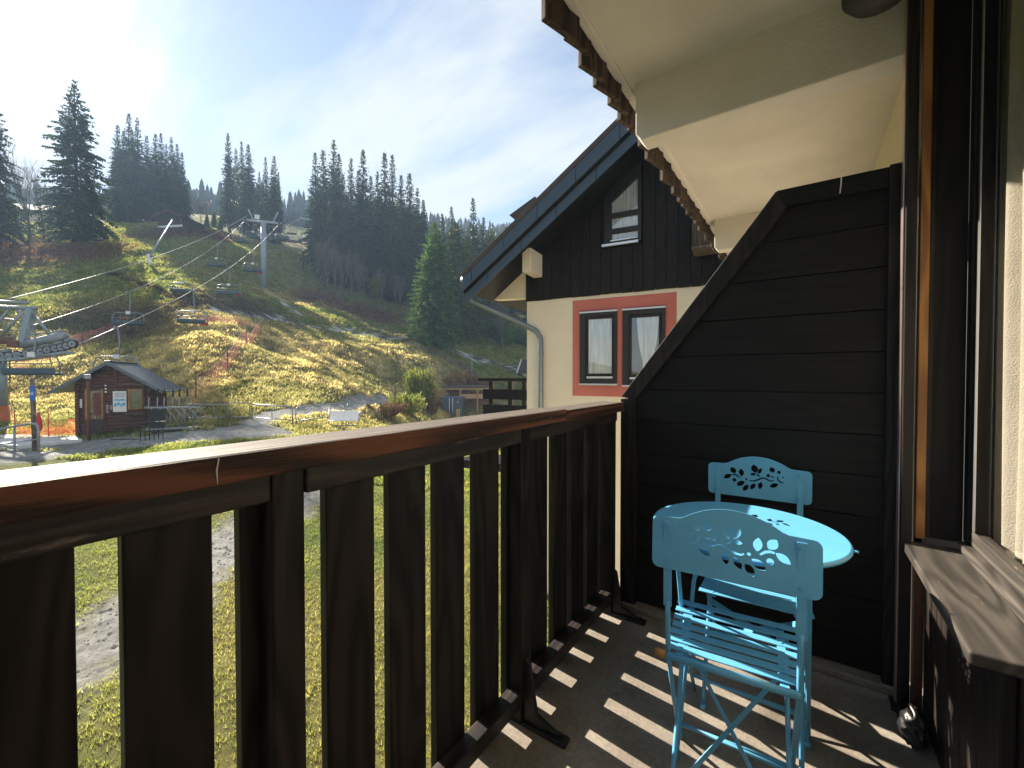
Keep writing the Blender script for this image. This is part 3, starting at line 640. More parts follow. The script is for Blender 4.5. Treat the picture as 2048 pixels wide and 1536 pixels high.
# curtain
def drape(name, p0, p1, z0, z1, amp, waves, mat, parent=None, nu=90, nv=14, gather=None):
    p0, p1 = Vector(p0), Vector(p1); d = p1-p0; n = Vector((-d.y, d.x, 0)).normalized(); vs = []; fs = []
    for j in range(nv+1):
        v = j/nv
        for i in range(nu+1):
            u = i/nu; uu2 = u
            if gather: uu2 = gather(u, v)
            q = p0 + d*uu2 + n*(amp*(0.75+0.25*v)*math.sin(u*waves*2*math.pi+0.9*math.sin(3*u+v*1.3)) + amp*0.35*math.sin(u*waves*4.7+v*2))
            vs.append((q.x, q.y, z1+(z0-z1)*v))
    for j in range(nv):
        for i in range(nu): a = j*(nu+1)+i; fs.append((a, a+1, a+nu+2, a+nu+1))
    return MB().add(vs, fs).build(name, mat, parent, smooth=True)
cu = drape('curtain', (0.515, 0.2, 0), (0.505, 1.995, 0), 0.625, 2.38, 0.022, 22, M_curtain, nu=260)
tag(cu, 'beige linen curtain hanging in folds inside the balcony window', 'curtain')
# room and wall that close the building (beyond the frame and over the ceiling)
rm = thing('room_shell', 'dim room behind the curtained balcony window', 'room', (1.2, 0.5, 0))
B((1.6, -4.0, 0.0), (1.7, 1.99, 2.6)).build('back_wall', M_interior, rm); B((0.52, -4.0, -0.16), (1.7, 1.99, -0.002)).build('room_floor', M_interior, rm)
B((0.505, -4.0, 0.0), (0.56, 0.28, 2.6)).build('door_panel', M_dark_z, rm); B((0.505, 0.2805, 0.0), (0.56, 1.255, 0.6)).build('door_panel', M_dark_z, rm)
B((0.475, 0.30, 2.39), (0.58, 1.91, 2.6)).build('window_head', M_dark_z, rm)
nw = thing('next_bay_wall', 'cream wall of the next balcony showing above the partition', 'wall', (0.4, 3, 0))
B((0.36, 2.13, -2.7), (0.46, 8.0, CEIL+0.05)).build('plaster', M_cream, nw)
B((0.335, 2.13, 0.0), (0.3595, 2.17, CEIL-0.002)).build('dark_jamb', M_dark_z, nw, bevel=0.003); B((0.3355, 2.26, 0.0), (0.3593, 2.285, CEIL-0.002)).build('dark_jamb', M_dark_z, nw, bevel=0.003)
B((0.26, 2.95, 0.3), (0.3592, 3.02, 2.15)).build('dark_jamb', M_dark_z, nw, bevel=0.003)
lw = B((-0.80, -4.0, -2.9), (1.2, 8.0, -0.17)).build('lower_house_wall', M_cream); tag(lw, 'cream wall of the house below the balcony floor', 'wall')
# crumpled bag under the ledge
bm = bmesh.new(); bmesh.ops.create_icosphere(bm, subdivisions=4, radius=1.0)
from mathutils import noise as mnoise
for v in bm.verts:
    d = v.co.normalized(); r = 1 + 0.35*mnoise.ridged_multi_fractal(d*1.7, 0.9, 2.0, 3, 1.0, 2.0)*0.5 - 0.2
    v.co = Vector((d.x*0.036, d.y*0.075, d.z*0.052))*r; v.co.z = max(v.co.z, -0.046)
me = bpy.data.meshes.new('bag'); bm.to_mesh(me); bm.free()
bg = thing('plastic_bag', 'crumpled glossy black bag with a pale handle loop under the ledge', 'bag', (0.290, 1.80, 0.047)); ORG[bg.name] = Vector((0.290, 1.80, 0.047))
M_bag = paint('glossy_black_plastic', (0.012, 0.011, 0.013), rough=0.42, var=0.3, bmp=0.3, bscale=25)
mobj('sack', me, M_bag, bg, smooth=True)
MB().tube([Vector((0.285+0.004*math.sin(a*3), 1.785+0.026*math.cos(a), 0.092+0.024*math.sin(a))) for a in [i*math.pi/10 for i in range(-1, 12)]], 0.0028, 6).build('handle_loop', M_white, bg, smooth=True)

# --- bistro chairs
def leaf(cx, cz, ang, L, w, n=8):
    pts = []
    for i in range(2*n):
        t = i/n if i <= n else 2-i/n
        s = 1 if i <= n else -1
        x = (t-0.5)*L; y_ = s*w*0.5*math.sin(math.pi*min(1, max(0, t)))**0.85 if 0 < t < 1 else 0
        pts.append((cx + x*math.cos(ang)-y_*math.sin(ang), cz + x*math.sin(ang)+y_*math.cos(ang)))
    return pts
def dot(cx, cz, r, n=10): return [(cx+r*math.cos(2*math.pi*i/n), cz+r*math.sin(2*math.pi*i/n)) for i in range(n)]
def stem(pts, w):
    n = len(pts); a = []; b = []
    for i, (x, y_) in enumerate(pts):
        x0, y0 = pts[max(0, i-1)]; x1, y1 = pts[min(n-1, i+1)]; dx, dy = x1-x0, y1-y0; l = math.hypot(dx, dy)+1e-9
        ww = w*0.5*(0.45+0.55*math.sin(math.pi*(i+0.5)/n)); a.append((x-dy/l*ww, y_+dx/l*ww)); b.append((x+dy/l*ww, y_-dx/l*ww))
    return a + b[::-1]
def branch(s, flip=1):
    """the cut-out twig; unit: half width of about 1"""
    f = []
    A = lambda cx, cz, deg, L, w: f.append([(flip*x*s, z_*s) for x, z_ in leaf(cx, cz, R(deg), L*1.04, w*1.3)])
    D = lambda cx, cz, r: f.append([(flip*x*s, z_*s) for x, z_ in dot(cx, cz, r)])
    S = lambda p, w: f.append([(flip*x*s, z_*s) for x, z_ in stem(p, w)])
    S([(-0.50,-0.02),(-0.42,-0.06),(-0.34,-0.04),(-0.24,0.02),(-0.14,0.02),(-0.02,-0.06),(0.10,-0.12),(0.20,-0.13),(0.26,-0.10)], 0.055)
    A(-0.50,-0.20,-30,0.28,0.12); A(-0.09,-0.26,-80,0.27,0.11); A(0.14,-0.32,-58,0.27,0.11); A(0.36,-0.40,-58,0.29,0.12); A(0.52,-0.26,-36,0.30,0.14)
    S([(-0.78,-0.06),(-0.69,-0.06),(-0.62,0.01),(-0.59,0.13)], 0.05); D(-0.76,0.12,0.028); D(-0.64,0.28,0.058)
    A(-0.44,0.34,65,0.20,0.13); S([(-0.50,0.08),(-0.43,0.10),(-0.36,0.13)], 0.05); D(-0.33,0.125,0.062)
    A(-0.07,0.26,-66,0.24,0.09); A(0.09,0.32,78,0.30,0.17); S([(-0.08,0.06),(-0.01,0.10),(0.045,0.155)], 0.06); A(0.13,0.12,-10,0.19,0.075)
    D(0.345,-0.085,0.036); A(0.50,0.14,84,0.28,0.13); A(0.76,0.19,55,0.25,0.15); S([(0.54,-0.06),(0.63,0.015),(0.72,0.04),(0.80,0.03)], 0.06)
    A(0.94,-0.05,-34,0.30,0.12); D(0.72,-0.16,0.068)
    return f
def back_outline():
    pts = []; W2 = 0.187; zt = 0.0; zb_ = -0.135; r = 0.018
    def arc(cx, cz, a0, a1): return [(cx+r*math.cos(R(a0+(a1-a0)*i/5)), cz+r*math.sin(R(a0+(a1-a0)*i/5))) for i in range(6)]
    pts += arc(-W2+r, zb_+r, 180, 270) + arc(W2-r, zb_+r, 270, 360) + arc(W2-r, zt-r, 0, 90)
    pts += [(0.122, 0.002), (0.110, 0.006)]
    for i in range(1, 16):
        a = i/16; x = 0.110*(1-2*a); pts.append((x, 0.006+0.036*(1-(x/0.110)**2)))
    pts += [(-0.110, 0.006), (-0.122, 0.002)] + arc(-W2+r, zt-r, 90, 180)
    return pts
def make_chair(name, label, loc, rotz, so=0.0):
    """local: +Y is where the sitter looks, origin on the floor below the back panel"""
    t = thing(name, label, 'chair', loc, rotz, group='blue folding bistro chairs'); LO = True
    ZC = 0.775; lean = R(-9)
    me = flat_shape(back_outline(), [[(x, z_-0.048) for x, z_ in h] for h in branch(0.118)], 0.0022)
    for v in me.vertices:
        x, yy, zz = v.co; cv = 0.0
        v.co = (x, -0.012 - cv + zz + yy*math.tan(lean)*-0.35, ZC+yy)
    mobj('backrest', me, M_blue, t)
    sides = (-0.148, 0.148)
    crossp = None
    for sx in sides:
        # flat bar behind the panel that runs on as the leg to the front foot
        up_ = [Vector((sx, -0.018, ZC-0.008)), Vector((sx, -0.010, ZC-0.15))]
        u = MB(); u.bar(up_[0]+Vector((0, 0.0005, 0)), (sx, -0.010, ZC-0.24), 0.021, 0.004, (0, 1, 0))
        u.build('upright', M_blue, t, bevel=0.0015, local=True)
        MB().tube([(sx, -0.010, ZC-0.225), (sx, -0.004+so*0.45, 0.50), (sx, 0.004+so, 0.40), (sx, 0.09+so, 0.235), (sx, 0.225+so, 0.006)], 0.0068, 8).build('front_leg', M_blue, t, smooth=True, local=True)
        sx2 = sx*0.90
        MB().tube([(sx2, 0.235+so, 0.412), (sx2, 0.12+so*0.75, 0.235), (sx2, -0.01+so*0.3, 0.07), (sx2, -0.055+so*0.2, 0.006)], 0.0062, 8).build('rear_leg', M_blue, t, smooth=True, local=True)
        for zz in (ZC-0.022, ZC-0.115):
            MB().disc((sx, 0.0, zz), (0, 1, 0), 0.005, 0.014, 8).build('rivet', M_blue, t, local=True)
            MB().disc((sx, -0.021, zz), (0, 1, 0), 0.0045, 0.006, 8).build('rivet', M_blue, t, local=True)
        MB().bar((sx*0.80, -0.010+so, 0.408), (sx*0.80, 0.262+so, 0.418), 0.020, 0.004).build('seat_strap', M_blue, t, bevel=0.001, local=True)
        for yy, kx in ((0.225+so, 1.0), (-0.055+so*0.2, 0.9)):
            MB().tube([(sx*kx, yy, 0.0), (sx*kx, yy, 0.02)], 0.0095, 8).build('foot_cap', M_blue, t, smooth=True, local=True)
    for i in range(7):
        y0 = 0.004 + i*0.0385 + so; z0 = 0.4135 + 0.010*i/6 - 0.006*math.sin(math.pi*i/6)
        sl_ = MB(); wv = 0.154 + 0.006*i/6
        sl_.box((-wv, y0, z0), (wv, y0+0.0268, z0+0.0035)); s_o = sl_.build('seat_slat', M_blue, t, bevel=0.0012, local=True)
        for sx in sides: MB().disc((sx*0.80, y0+0.0134, z0+0.0040), (0, 0, 1), 0.0042, 0.003, 8).build('rivet', M_blue, s_o, local=True)
    MB().tube([(-0.150, -0.010+so, 0.402), (0.150, -0.010+so, 0.402)], 0.0095, 12).build('seat_tube', M_blue, t, smooth=True, local=True)
    MB().tube([(-0.152, -0.010+so, 0.402), (-0.180, -0.012+so, 0.403)], 0.0115, 12).build('end_knob', M_knob, t, smooth=True, local=True)
    # crossed flat straps between the rear legs, and rods near the floor
    def onleg(s, z_): 
        f = (0.412-z_)/0.406; return Vector((s*0.133, 0.235+so-(0.29+0.8*so)*f, z_))
    MB().bar(onleg(-1, 0.35)+Vector((0, -0.006, 0)), onleg(1, 0.05)+Vector((0, -0.006, 0)), 0.019, 0.0028, (0, 1, 0.7)).build('cross_strap', M_blue, t, bevel=0.001, local=True)
    MB().bar(onleg(1, 0.35)+Vector((0, -0.010, 0)), onleg(-1, 0.05)+Vector((0, -0.010, 0)), 0.019, 0.0028, (0, 1, 0.7)).build('cross_strap', M_blue, t, bevel=0.001, local=True)
    MB().tube([onleg(-1, 0.075), onleg(1, 0.075)], 0.005, 8).build('floor_rod', M_blue, t, smooth=True, local=True)
    MB().tube([(-0.148, 0.185+so, 0.074), (0.148, 0.185+so, 0.074)], 0.005, 8).build('floor_rod', M_blue, t, smooth=True, local=True)
    return t
make_chair('bistro_chair', 'near blue slatted bistro chair seen from behind, tucked under the table', (-0.150, 1.178, 0), R(5.0))
make_chair('bistro_chair', 'far blue bistro chair facing us, against the black partition', (-0.158, 2.004, 0), R(180+3.5), so=0.215)

# --- round table
TC = Vector((-0.150, 1.455, 0)); TZ = 0.69; TR = 0.255
tb = thing('bistro_table', 'small round light blue metal table with a cut out twig in its top', 'table', TC)
ring_ = [(TR*math.cos(2*math.pi*i/72), TR*math.sin(2*math.pi*i/72)) for i in range(72)]
me = flat_shape(ring_, [[(x+0.01, z_+0.10) for x, z_ in h] for h in branch(0.105)], 0.0025)
for v in me.vertices: v.co = (v.co.x, v.co.y, TZ+v.co.z)
mobj('tabletop', me, M_blue, tb)
MB().tube([(TR*math.cos(2*math.pi*i/64), TR*math.sin(2*math.pi*i/64), TZ-0.006) for i in range(65)], 0.0075, 10, cap=False).build('rim', M_blue, tb, smooth=True, local=True)
MB().tube([(TR+0.006, -0.02, TZ-0.006), (TR+0.017, -0.022, TZ-0.006)], 0.0035, 8).build('rim_stud', M_blue, tb, smooth=True, local=True)
for sx in (-1, 1):
    MB().tube([(sx*0.15, 0.17, TZ-0.012), (sx*0.152, 0.11, 0.60), (sx*0.135, 0.085, 0.55), (sx*0.150, 0.04, 0.46), (sx*0.150, -0.03, 0.30), (sx*0.155, -0.16, 0.008)], 0.0065, 8).build('leg', M_blue, tb, smooth=True, local=True)
    MB().tube([(sx*0.165, -0.17, TZ-0.012), (sx*0.165, -0.12, 0.60), (sx*0.166, -0.03, 0.32), (sx*0.17, 0.17, 0.008)], 0.0065, 8).build('leg', M_blue, tb, smooth=True, local=True)
    MB().bar((sx*0.165, -0.19, TZ-0.009), (sx*0.165, 0.19, TZ-0.009), 0.016, 0.006).build('top_bearer', M_blue, tb, local=True)
MB().tube([(-0.155, -0.12, 0.09), (0.155, -0.12, 0.09)], 0.005, 8).build('cross_rod', M_blue, tb, smooth=True, local=True)
MB().tube([(-0.168, 0.12, 0.09), (0.168, 0.12, 0.09)], 0.005, 8).build('cross_rod', M_blue, tb, smooth=True, local=True)

# ================================================================== NEIGHBOUR HOUSE
HP0 = Vector((-2.70, 6.34, 0)); HA = R(7.5)
HDR = Vector((math.cos(HA), math.sin(HA), 0)); HN = Vector((math.sin(HA), -math.cos(HA), 0))
def FP(s, o, z): return HP0 + HDR*s + HN*o + Vector((0, 0, z))
def sz(px, py, o=0.0):
    q = PL(px, py, HP0 + HN*o, HN); return (q-HP0).dot(HDR), q.z
def fbox(s0, s1, o0, o1, z0, z1):
    return MB().prism([FP(s0, o0, z0), FP(s1, o0, z0), FP(s1, o0, z1), FP(s0, o0, z1)], HN*(o1-o0))
c4 = lambda x, y: (860+x*0.4363, 180+y*0.4363)
S_L, Z_CL = sz(1054, 602)                                   # left corner of the facade, lower end of the cladding
S_RT = 7.2; OV = 0.9
SE, ZE = sz(925, 545, OV); s2_, z2_ = sz(1240, 232, OV); SLOPE = (z2_-ZE)/(s2_-SE)
S_AP = 2.75; Z_AP = ZE + SLOPE*(S_AP-SE)
def roof_z(s): return Z_AP - SLOPE*abs(s-S_AP)
nh = thing('chalet_house', 'neighbouring chalet with black boarded gable, cream wall and blue grey roof edge', 'house', FP(S_L, 0, -2.7))
fbox(S_L, S_RT, -9.0, 0.0, -2.8, Z_CL+0.02).build('wall', M_cream, nh)
gb = MB().prism([FP(S_L, -0.02, Z_CL+0.021), FP(S_RT, -0.02, Z_CL+0.021), FP(S_RT, -0.02, roof_z(S_RT)-0.32), FP(S_AP, -0.02, Z_AP-0.32), FP(S_L, -0.02, roof_z(S_L)-0.32)], -HN*8.9).build('gable_core', M_clad, nh)
# upright cladding boards
s = S_L-0.012; k = 0
wins = [sz(*c4(800, 700)), sz(*c4(968, 700))]; GW0, GW1 = wins[0][0], wins[1][0]
while s < 4.6:
    w = 0.165 + 0.018*math.sin(k*2.7); e = s+w-0.006
    zb0 = Z_CL - 0.012 + 0.004*math.sin(k*5); t0, t1 = roof_z(s)-0.335, roof_z(e)-0.335
    pieces = [(zb0, None)]
    if e > GW0-0.02 and s < GW1+0.02:
        pieces = [(zb0, 'low'), (None, 'top')]
    for a, tp in pieces:
        if tp == 'low': q = [FP(s,0,a), FP(e,0,a), FP(e,0,sz(*c4(880,718))[1]), FP(s,0,sz(*c4(880,718))[1])]
        elif tp == 'top':
            f = lambda ss: min(sz(*c4(790,475))[1] + (ss-GW0)*SLOPE*1.18 - 0.02, roof_z(ss)-0.34)
            q = [FP(s,0,f(s)), FP(e,0,f(e)), FP(e,0,t1), FP(s,0,t0)]
        else: q = [FP(s,0,a), FP(e,0,a), FP(e,0,t1), FP(s,0,t0)]
        MB().prism(q, HN*(0.022+0.004*(k % 2))).build('cladding_board', M_clad, nh, bevel=0.004)
    s += w; k += 1
# roof: tiled slab, soffit boards and sheet metal verge
for sg in (-1, 1):
    e0 = SE if sg < 0 else 2*S_AP-SE
    rp = MB().prism([FP(e0, OV-0.03, roof_z(e0)-0.0), FP(S_AP, OV-0.03, Z_AP), FP(S_AP, OV-0.03, Z_AP-0.10), FP(e0, OV-0.03, roof_z(e0)-0.10)], -HN*10.0).build('roof', M_tiles, nh)
dv = Vector((HDR.x, HDR.y, SLOPE)).normalized(); upv = HN.cross(dv); upv = upv if upv.z > 0 else -upv
L_ = (S_AP-SE)*math.sqrt(1+SLOPE*SLOPE)
V0 = FP(SE, OV, ZE)
def verge(a, b, off, h, o, th, nm, mat):
    """piece of the roof edge between lengths a and b, its top off below the roof line"""
    c = V0 + dv*((a+b)/2) + HN*(o-OV+th/2) - Vector((0, 0, 1))*(off+h/2)
    return MB().prism([V0+dv*a+HN*(o-OV)-Vector((0,0,off)), V0+dv*b+HN*(o-OV)-Vector((0,0,off)), V0+dv*b+HN*(o-OV)-Vector((0,0,off+h)), V0+dv*a+HN*(o-OV)-Vector((0,0,off+h))], HN*th).build(nm, mat, nh, bevel=0.004)
verge(0.0, L_, 0.002, 0.085, OV-0.029, 0.05, 'tile_edge', M_tiles)
a = 0.0; k = 0; seams = [0.22, 0.93, 1.63, 2.36, 3.12, 3.9, 4.7, 5.5]
for b in seams:
    verge(a+0.004, b-0.004, 0.086, 0.225, OV-0.02, 0.03, 'verge_panel', M_fascia); a = b
a = 0.05
for b in [0.55, 1.27, 1.97, 2.70, 3.46, 4.3, 5.2]:
    verge(a+0.004, b-0.004, 0.335, 0.175, OV-0.085, 0.03, 'verge_panel', M_fascia); a = b
verge(0.0, L_, 0.10, 0.24, OV-0.06, 0.035, 'verge_core', M_dark_x)
for k in range(7):
    verge(0.06, L_-0.1, 0.315, 0.022, OV-0.20-0.118*k, 0.113, 'soffit_board', M_dark_x)
# boxed eave on the left side
MB().prism([FP(SE+0.05, OV-0.1, roof_z(SE+0.05)-0.34), FP(S_L-0.03, OV-0.1, roof_z(S_L)-0.34), FP(S_L-0.03, OV-0.1, roof_z(S_L)-0.36), FP(SE+0.05, OV-0.1, roof_z(SE+.05)-0.36)], -HN*9).build('eave_soffit', M_dark_x, nh)
q = [FP(*t_) for t_ in ((sz(978,590)[0],0.0,sz(978,590)[1]), (sz(1053,539)[0],0.0,sz(1053,536)[1]), (S_L+0.002,0.0,Z_CL+0.05), (sz(980,600)[0],0.0,sz(980,600)[1]))]
MB().prism(q, -HN*0.16).build('eave_bracket', M_cream, nh, bevel=0.006)
pa, pb = sz(1044, 500, 0.5), sz(1058, 540, 0.5)
fbox(pa[0], pb[0]+0.03, 0.026, 0.5, pb[1]-0.02, pa[1]+0.02).build('purlin_end', M_cream, nh, bevel=0.008)
# second purlin, boarded, on the right below our eave
pa, pb = sz(1384, 425, 0.45), sz(1425, 488, 0.45)
fbox(pa[0], pb[0]+0.1, 0.03, 0.45, pb[1], pa[1]+0.05).build('boarded_purlin_end', M_shingle, nh, bevel=0.006)
fbox(pa[0]-0.004, pb[0]+0.1, 0.03, 0.46, pb[1]-0.03, pb[1]-0.002).build('purlin_underside', M_pole, nh, bevel=0.003)
# gutter and downpipe
gu = MB().tube([FP(SE-0.03, OV-0.06, roof_z(SE)-0.10), FP(SE-0.03, -9, roof_z(SE)-0.13)], 0.06, 12).build('gutter', M_zinc, nh, smooth=True)
A0 = FP(*[sz(943, 601, 0.55)[0], 0.55, sz(943, 601, 0.55)[1]]); A1s, A1z = sz(1060, 655, 0.10); A1 = FP(A1s, 0.10, A1z)
A2s, A2z = sz(1081, 676, 0.09); top = A0 + Vector((-0.03, 0, 0.10))
pts = [top, A0, A0.lerp(A1, 0.3), A0.lerp(A1, 0.65), A1, FP(*(sz(1072,662,0.095)[0], 0.095, sz(1072,662,0.095)[1])), FP(A2s, 0.09, A2z), FP(A2s+0.004, 0.088, A2z-0.08), FP(A2s+0.004, 0.088, -2.7)]
MB().tube(pts, 0.046, 12).build('downpipe', M_zinc, nh, smooth=True)
for zz in (1.55, 0.6): MB().disc(FP(A2s+0.004, 0.088, zz), (0, 0, 1), 0.054, 0.03, 14).build('pipe_clamp', M_zinc, nh)
# red painted surround and its two windows
r0, r1 = sz(*c4(655, 1180))[0], sz(*c4(1130, 1050))[0]; rz0, rz1 = sz(*c4(652, 1401))[1], sz(*c4(655, 967))[1]
fbox(r0, r1, 0.0005, 0.012, rz0, rz1).build('painted_surround', M_redpaint, nh, bevel=0.003)
def fwindow(x0, x1, g0, g1, yt, yb, gt, gb_, cx):
    s0, s1 = sz(*c4(x0, 1180))[0], sz(*c4(x1, 1180))[0]; z1, z0 = sz(*c4(cx, yt))[1], sz(*c4(cx, yb))[1]
    gs0, gs1 = sz(*c4(g0, 1180))[0], sz(*c4(g1, 1180))[0]; gz1, gz0 = sz(*c4(cx, gt))[1], sz(*c4(cx, gb_))[1]
    o0, o1 = 0.0125, 0.045
    fr = MB(); 
    for (a, b, c, d) in ((s0, gs0-0.04, z0, z1), (gs1+0.04, s1, z0, z1), (gs0-0.0401, gs1+0.0401, gz1+0.05, z1), (gs0-0.0401, gs1+0.0401, z0, gz0-0.09)):
        fr.prism([FP(a,o0,c), FP(b,o0,c), FP(b,o0,d), FP(a,o0,d)], HN*(o1-o0))
    w = fr.build('window', M_blackmetal, nh, bevel=0.003)
    sa = MB()
    for (a, b, c, d) in ((gs0-0.039, gs0, gz0-0.085, gz1+0.049), (gs1, gs1+0.039, gz0-0.085, gz1+0.049), (gs0+.0005, gs1-.0005, gz1, gz1+0.049), (gs0+.0005, gs1-.0005, gz0-0.085, gz0)):
        sa.prism([FP(a,o0,c), FP(b,o0,c), FP(b,o0,d), FP(a,o0,d)], HN*0.020)
    sa.build('sash', M_dark_z, w, bevel=0.004)
    fbox(gs0, gs1, 0.0135, 0.0165, gz0, gz1).build('pane', M_glassn, w)
    fbox(gs0, gs1, 0.0118, 0.0128, gz0, gz1).build('dark_room', M_interior, w)
    fbox(s0-0.005, s1+0.005, 0.046, 0.075, z0-0.03, z0-0.003).build('sill', M_alu, w, bevel=0.004)
    fbox(s0-0.005, s1+0.005, 0.046, 0.065, z1-0.005, z1+0.02).build('head_flashing', M_alu, w, bevel=0.003)
    fbox(gs0-0.02, gs1+0.02, 0.046, 0.056, gz0-0.078, gz0-0.045).build('drip_rail', M_alu, w, bevel=0.002)
    return w, gs0, gs1, gz0, gz1
# the openings hold a shallow box so that the curtains hang behind the panes
w1, a0, a1, b0, b1 = fwindow(690, 860, 727, 835, 1020, 1345, 1050, 1300, 775)
w2, c0, c1, d0, d1 = fwindow(885, 1080, 925, 1050, 1005, 1352, 1042, 1303, 985)
def lace(s0, s1, z0, z1, gath, parent, nu=60, nv=16):
    vs = []; fs = []
    for j in range(nv+1):
        v = j/nv
        for i in range(nu+1):
            u = i/nu; uu2 = gath(u, v); ss = s0+(s1-s0)*uu2
            vs.append(FP(ss, 0.01315+0.0002*math.sin(u*60)+0.00015*math.sin(u*23+v*4), z1+(z0-z1)*v))
    for j in range(nv):
        for i in range(nu): a = j*(nu+1)+i; fs.append((a, a+1, a+nu+2, a+nu+1))
    return MB().add(vs, fs).build('lace_curtain', M_lace2, parent, smooth=True)
def lace_mat():
    m, nt, bs, _ = new_mat('folded_lace')
    c = coords(nt, scale=(1, 1, 0.06)); n = nd(nt, 'ShaderNodeTexNoise', i_Scale=38.0, i_Detail=3.0); nt.links.new(c, n.inputs['Vector'])
    col = ramp(nt, n.outputs[0], [(0.35, (0.60, 0.63, 0.66)), (0.65, (0.93, 0.94, 0.94))]); nt.links.new(col, bs.inputs['Base Color']); bs.inputs['Roughness'].default_value = 0.95
    bump(nt, bs, n.outputs[0], 0.8, 0.02); return m
M_lace2 = lace_mat()
lace(a0+0.004, a1-0.004, b0+0.002, b1-0.002, lambda u, v: u, w1)
def gath2(u, v):
    pinch = math.exp(-((v-0.86)/0.25)**2); lo, hi = 0.18+0.16*v+0.10*pinch, 1.0-0.12*v-0.18*pinch
    return lo+(hi-lo)*u
lace(c0+0.004, c1-0.004, d0+0.05*(d1-d0), d1-0.002, gath2, w2)
# gable window
def C(x, y, o=0.03): s_, z_ = sz(*c4(x, y), o); return FP(s_, o, z_)
gw = MB()
def strip(pts, d=0.04): gw.prism([C(*p) for p in pts], HN*d)
strip([(800,478),(835,448),(835,712),(800,716)]); strip([(955,335),(970,320),(970,690),(955,692)]); strip([(836,449),(954,336),(954,403),(836,520)])
strip([(836,570),(954,548),(954,572),(836,592)]); strip([(836,640),(954,622),(954,645),(836,662)]); strip([(836,690),(954,674),(954,691),(836,709)])
gwo = gw.build('gable_window', M_blackmetal, nh, bevel=0.003)
MB().prism([C(*p, 0.028) for p in ((830,455),(958,335),(958,692),(830,712))], HN*0.002).build('curtain', M_lace2, gwo)
MB().prism([C(*p, 0.036) for p in ((830,455),(958,335),(958,692),(830,712))], HN*0.002).build('pane', M_glassn, gwo)
MB().prism([C(*p, 0.071) for p in ((790,712),(957,688),(957,700),(790,724))], HN*0.05).build('sill', M_alu, gwo, bevel=0.003)
MB().prism([C(*p, 0.072) for p in ((828,690),(952,672),(952,678),(828,697))], HN*0.02).build('sill', M_alu, gwo, bevel=0.002)
MB().prism([C(*p, 0.071) for p in ((788,470),(975,302),(975,309),(788,477))], HN*0.03).build('head_flashing', M_pole, gwo, bevel=0.002)
# dormer on the far slope
fd = [sz(1018, 430, -3.2), sz(1070, 392, -3.2), sz(1075, 430, -3.2), sz(1030, 440, -3.2)]
MB().prism([FP(a_, -3.2, b_) for a_, b_ in fd], -HN*1.6).build('dormer', M_tiles, nh, bevel=0.01)
# side balcony of the chalet
sb = thing('side_balcony', 'dark wooden balcony at the left corner of the neighbouring chalet', 'balcony', FP(S_L, -0.6, 0.2))
OB = -0.75
def sboard(x0, x1, y0, y1, nm, th=0.05, o=OB):
    s0, z1_ = sz(x0, y0, o); s1, _ = sz(x1, y0, o); z0_ = sz((x0+x1)/2, y1, o)[1]
    fbox(s0, s1, o, o+th, z0_, z1_).build(nm, M_dark_x if x1-x0 > 30 else M_dark_z, sb, bevel=0.004)
sboard(964, 1064, 756, 762, 'handrail', 0.16, OB-0.05); sboard(968, 1064, 778, 799, 'board'); sboard(968, 1064, 808, 832, 'board'); sboard(968, 1064, 842, 868, 'board')
for x0 in (981, 1019, 1047): sboard(x0, x0+8, 762.5, 905, 'post', 0.07, OB-0.075)
sboard(960, 1064, 905, 925, 'deck', 0.9, OB-0.9)

# ================================================================== LIFT HUT AND YARD
def local_box(parent, name, mat, a, b, bevel=0.0): return B(a, b).build(name, mat, parent, bevel=bevel, local=True)
HC = P(150, 873, 16.5); HC.z -= 0.02
hut = thing('lift_hut', 'small red brown log hut with a grey metal roof at the foot of the slope', 'hut', HC, R(59.5))
HW, HD, HE, HR = 2.29, 2.2, 2.06, 2.86
sl_h = (HR-HE)/(HW/2)
zz = 0.0; k = 0
while zz < HR-0.12:
    h = 0.138
    x0 = 0.0 if zz+h <= HE else (zz+h-HE)/sl_h
    if HW-2*x0 > 0.2: local_box(hut, 'log', M_logwall, (x0, 0.0, zz), (HW-x0, 0.09, zz+h-0.006), 0.02)
    if zz+h <= HE+0.05:
        local_box(hut, 'log', M_logwall, (HW-0.09, 0.092, zz), (HW, HD-0.002, zz+h-0.006), 0.02)
        local_box(hut, 'log', M_logwall, (0.0, 0.092, zz), (0.09, HD-0.002, zz+h-0.006), 0.02)
        for xx in (0.09, HW-0.17): local_box(hut, 'log_end', M_logwall, (xx, -0.10, zz+0.01), (xx+0.08, -0.002, zz+h-0.016), 0.012)
    zz += h; k += 1
local_box(hut, 'back_wall', M_logwall, (0.0, HD, 0), (HW, HD+0.08, HE)); local_box(hut, 'plinth', M_stone, (-0.05, -0.05, -0.5), (HW+0.05, HD+0.1, -0.002))
local_box(hut, 'ceiling', M_interior, (0.1, 0.1, HE-0.05), (HW-0.1, HD-0.1, HE-0.02))
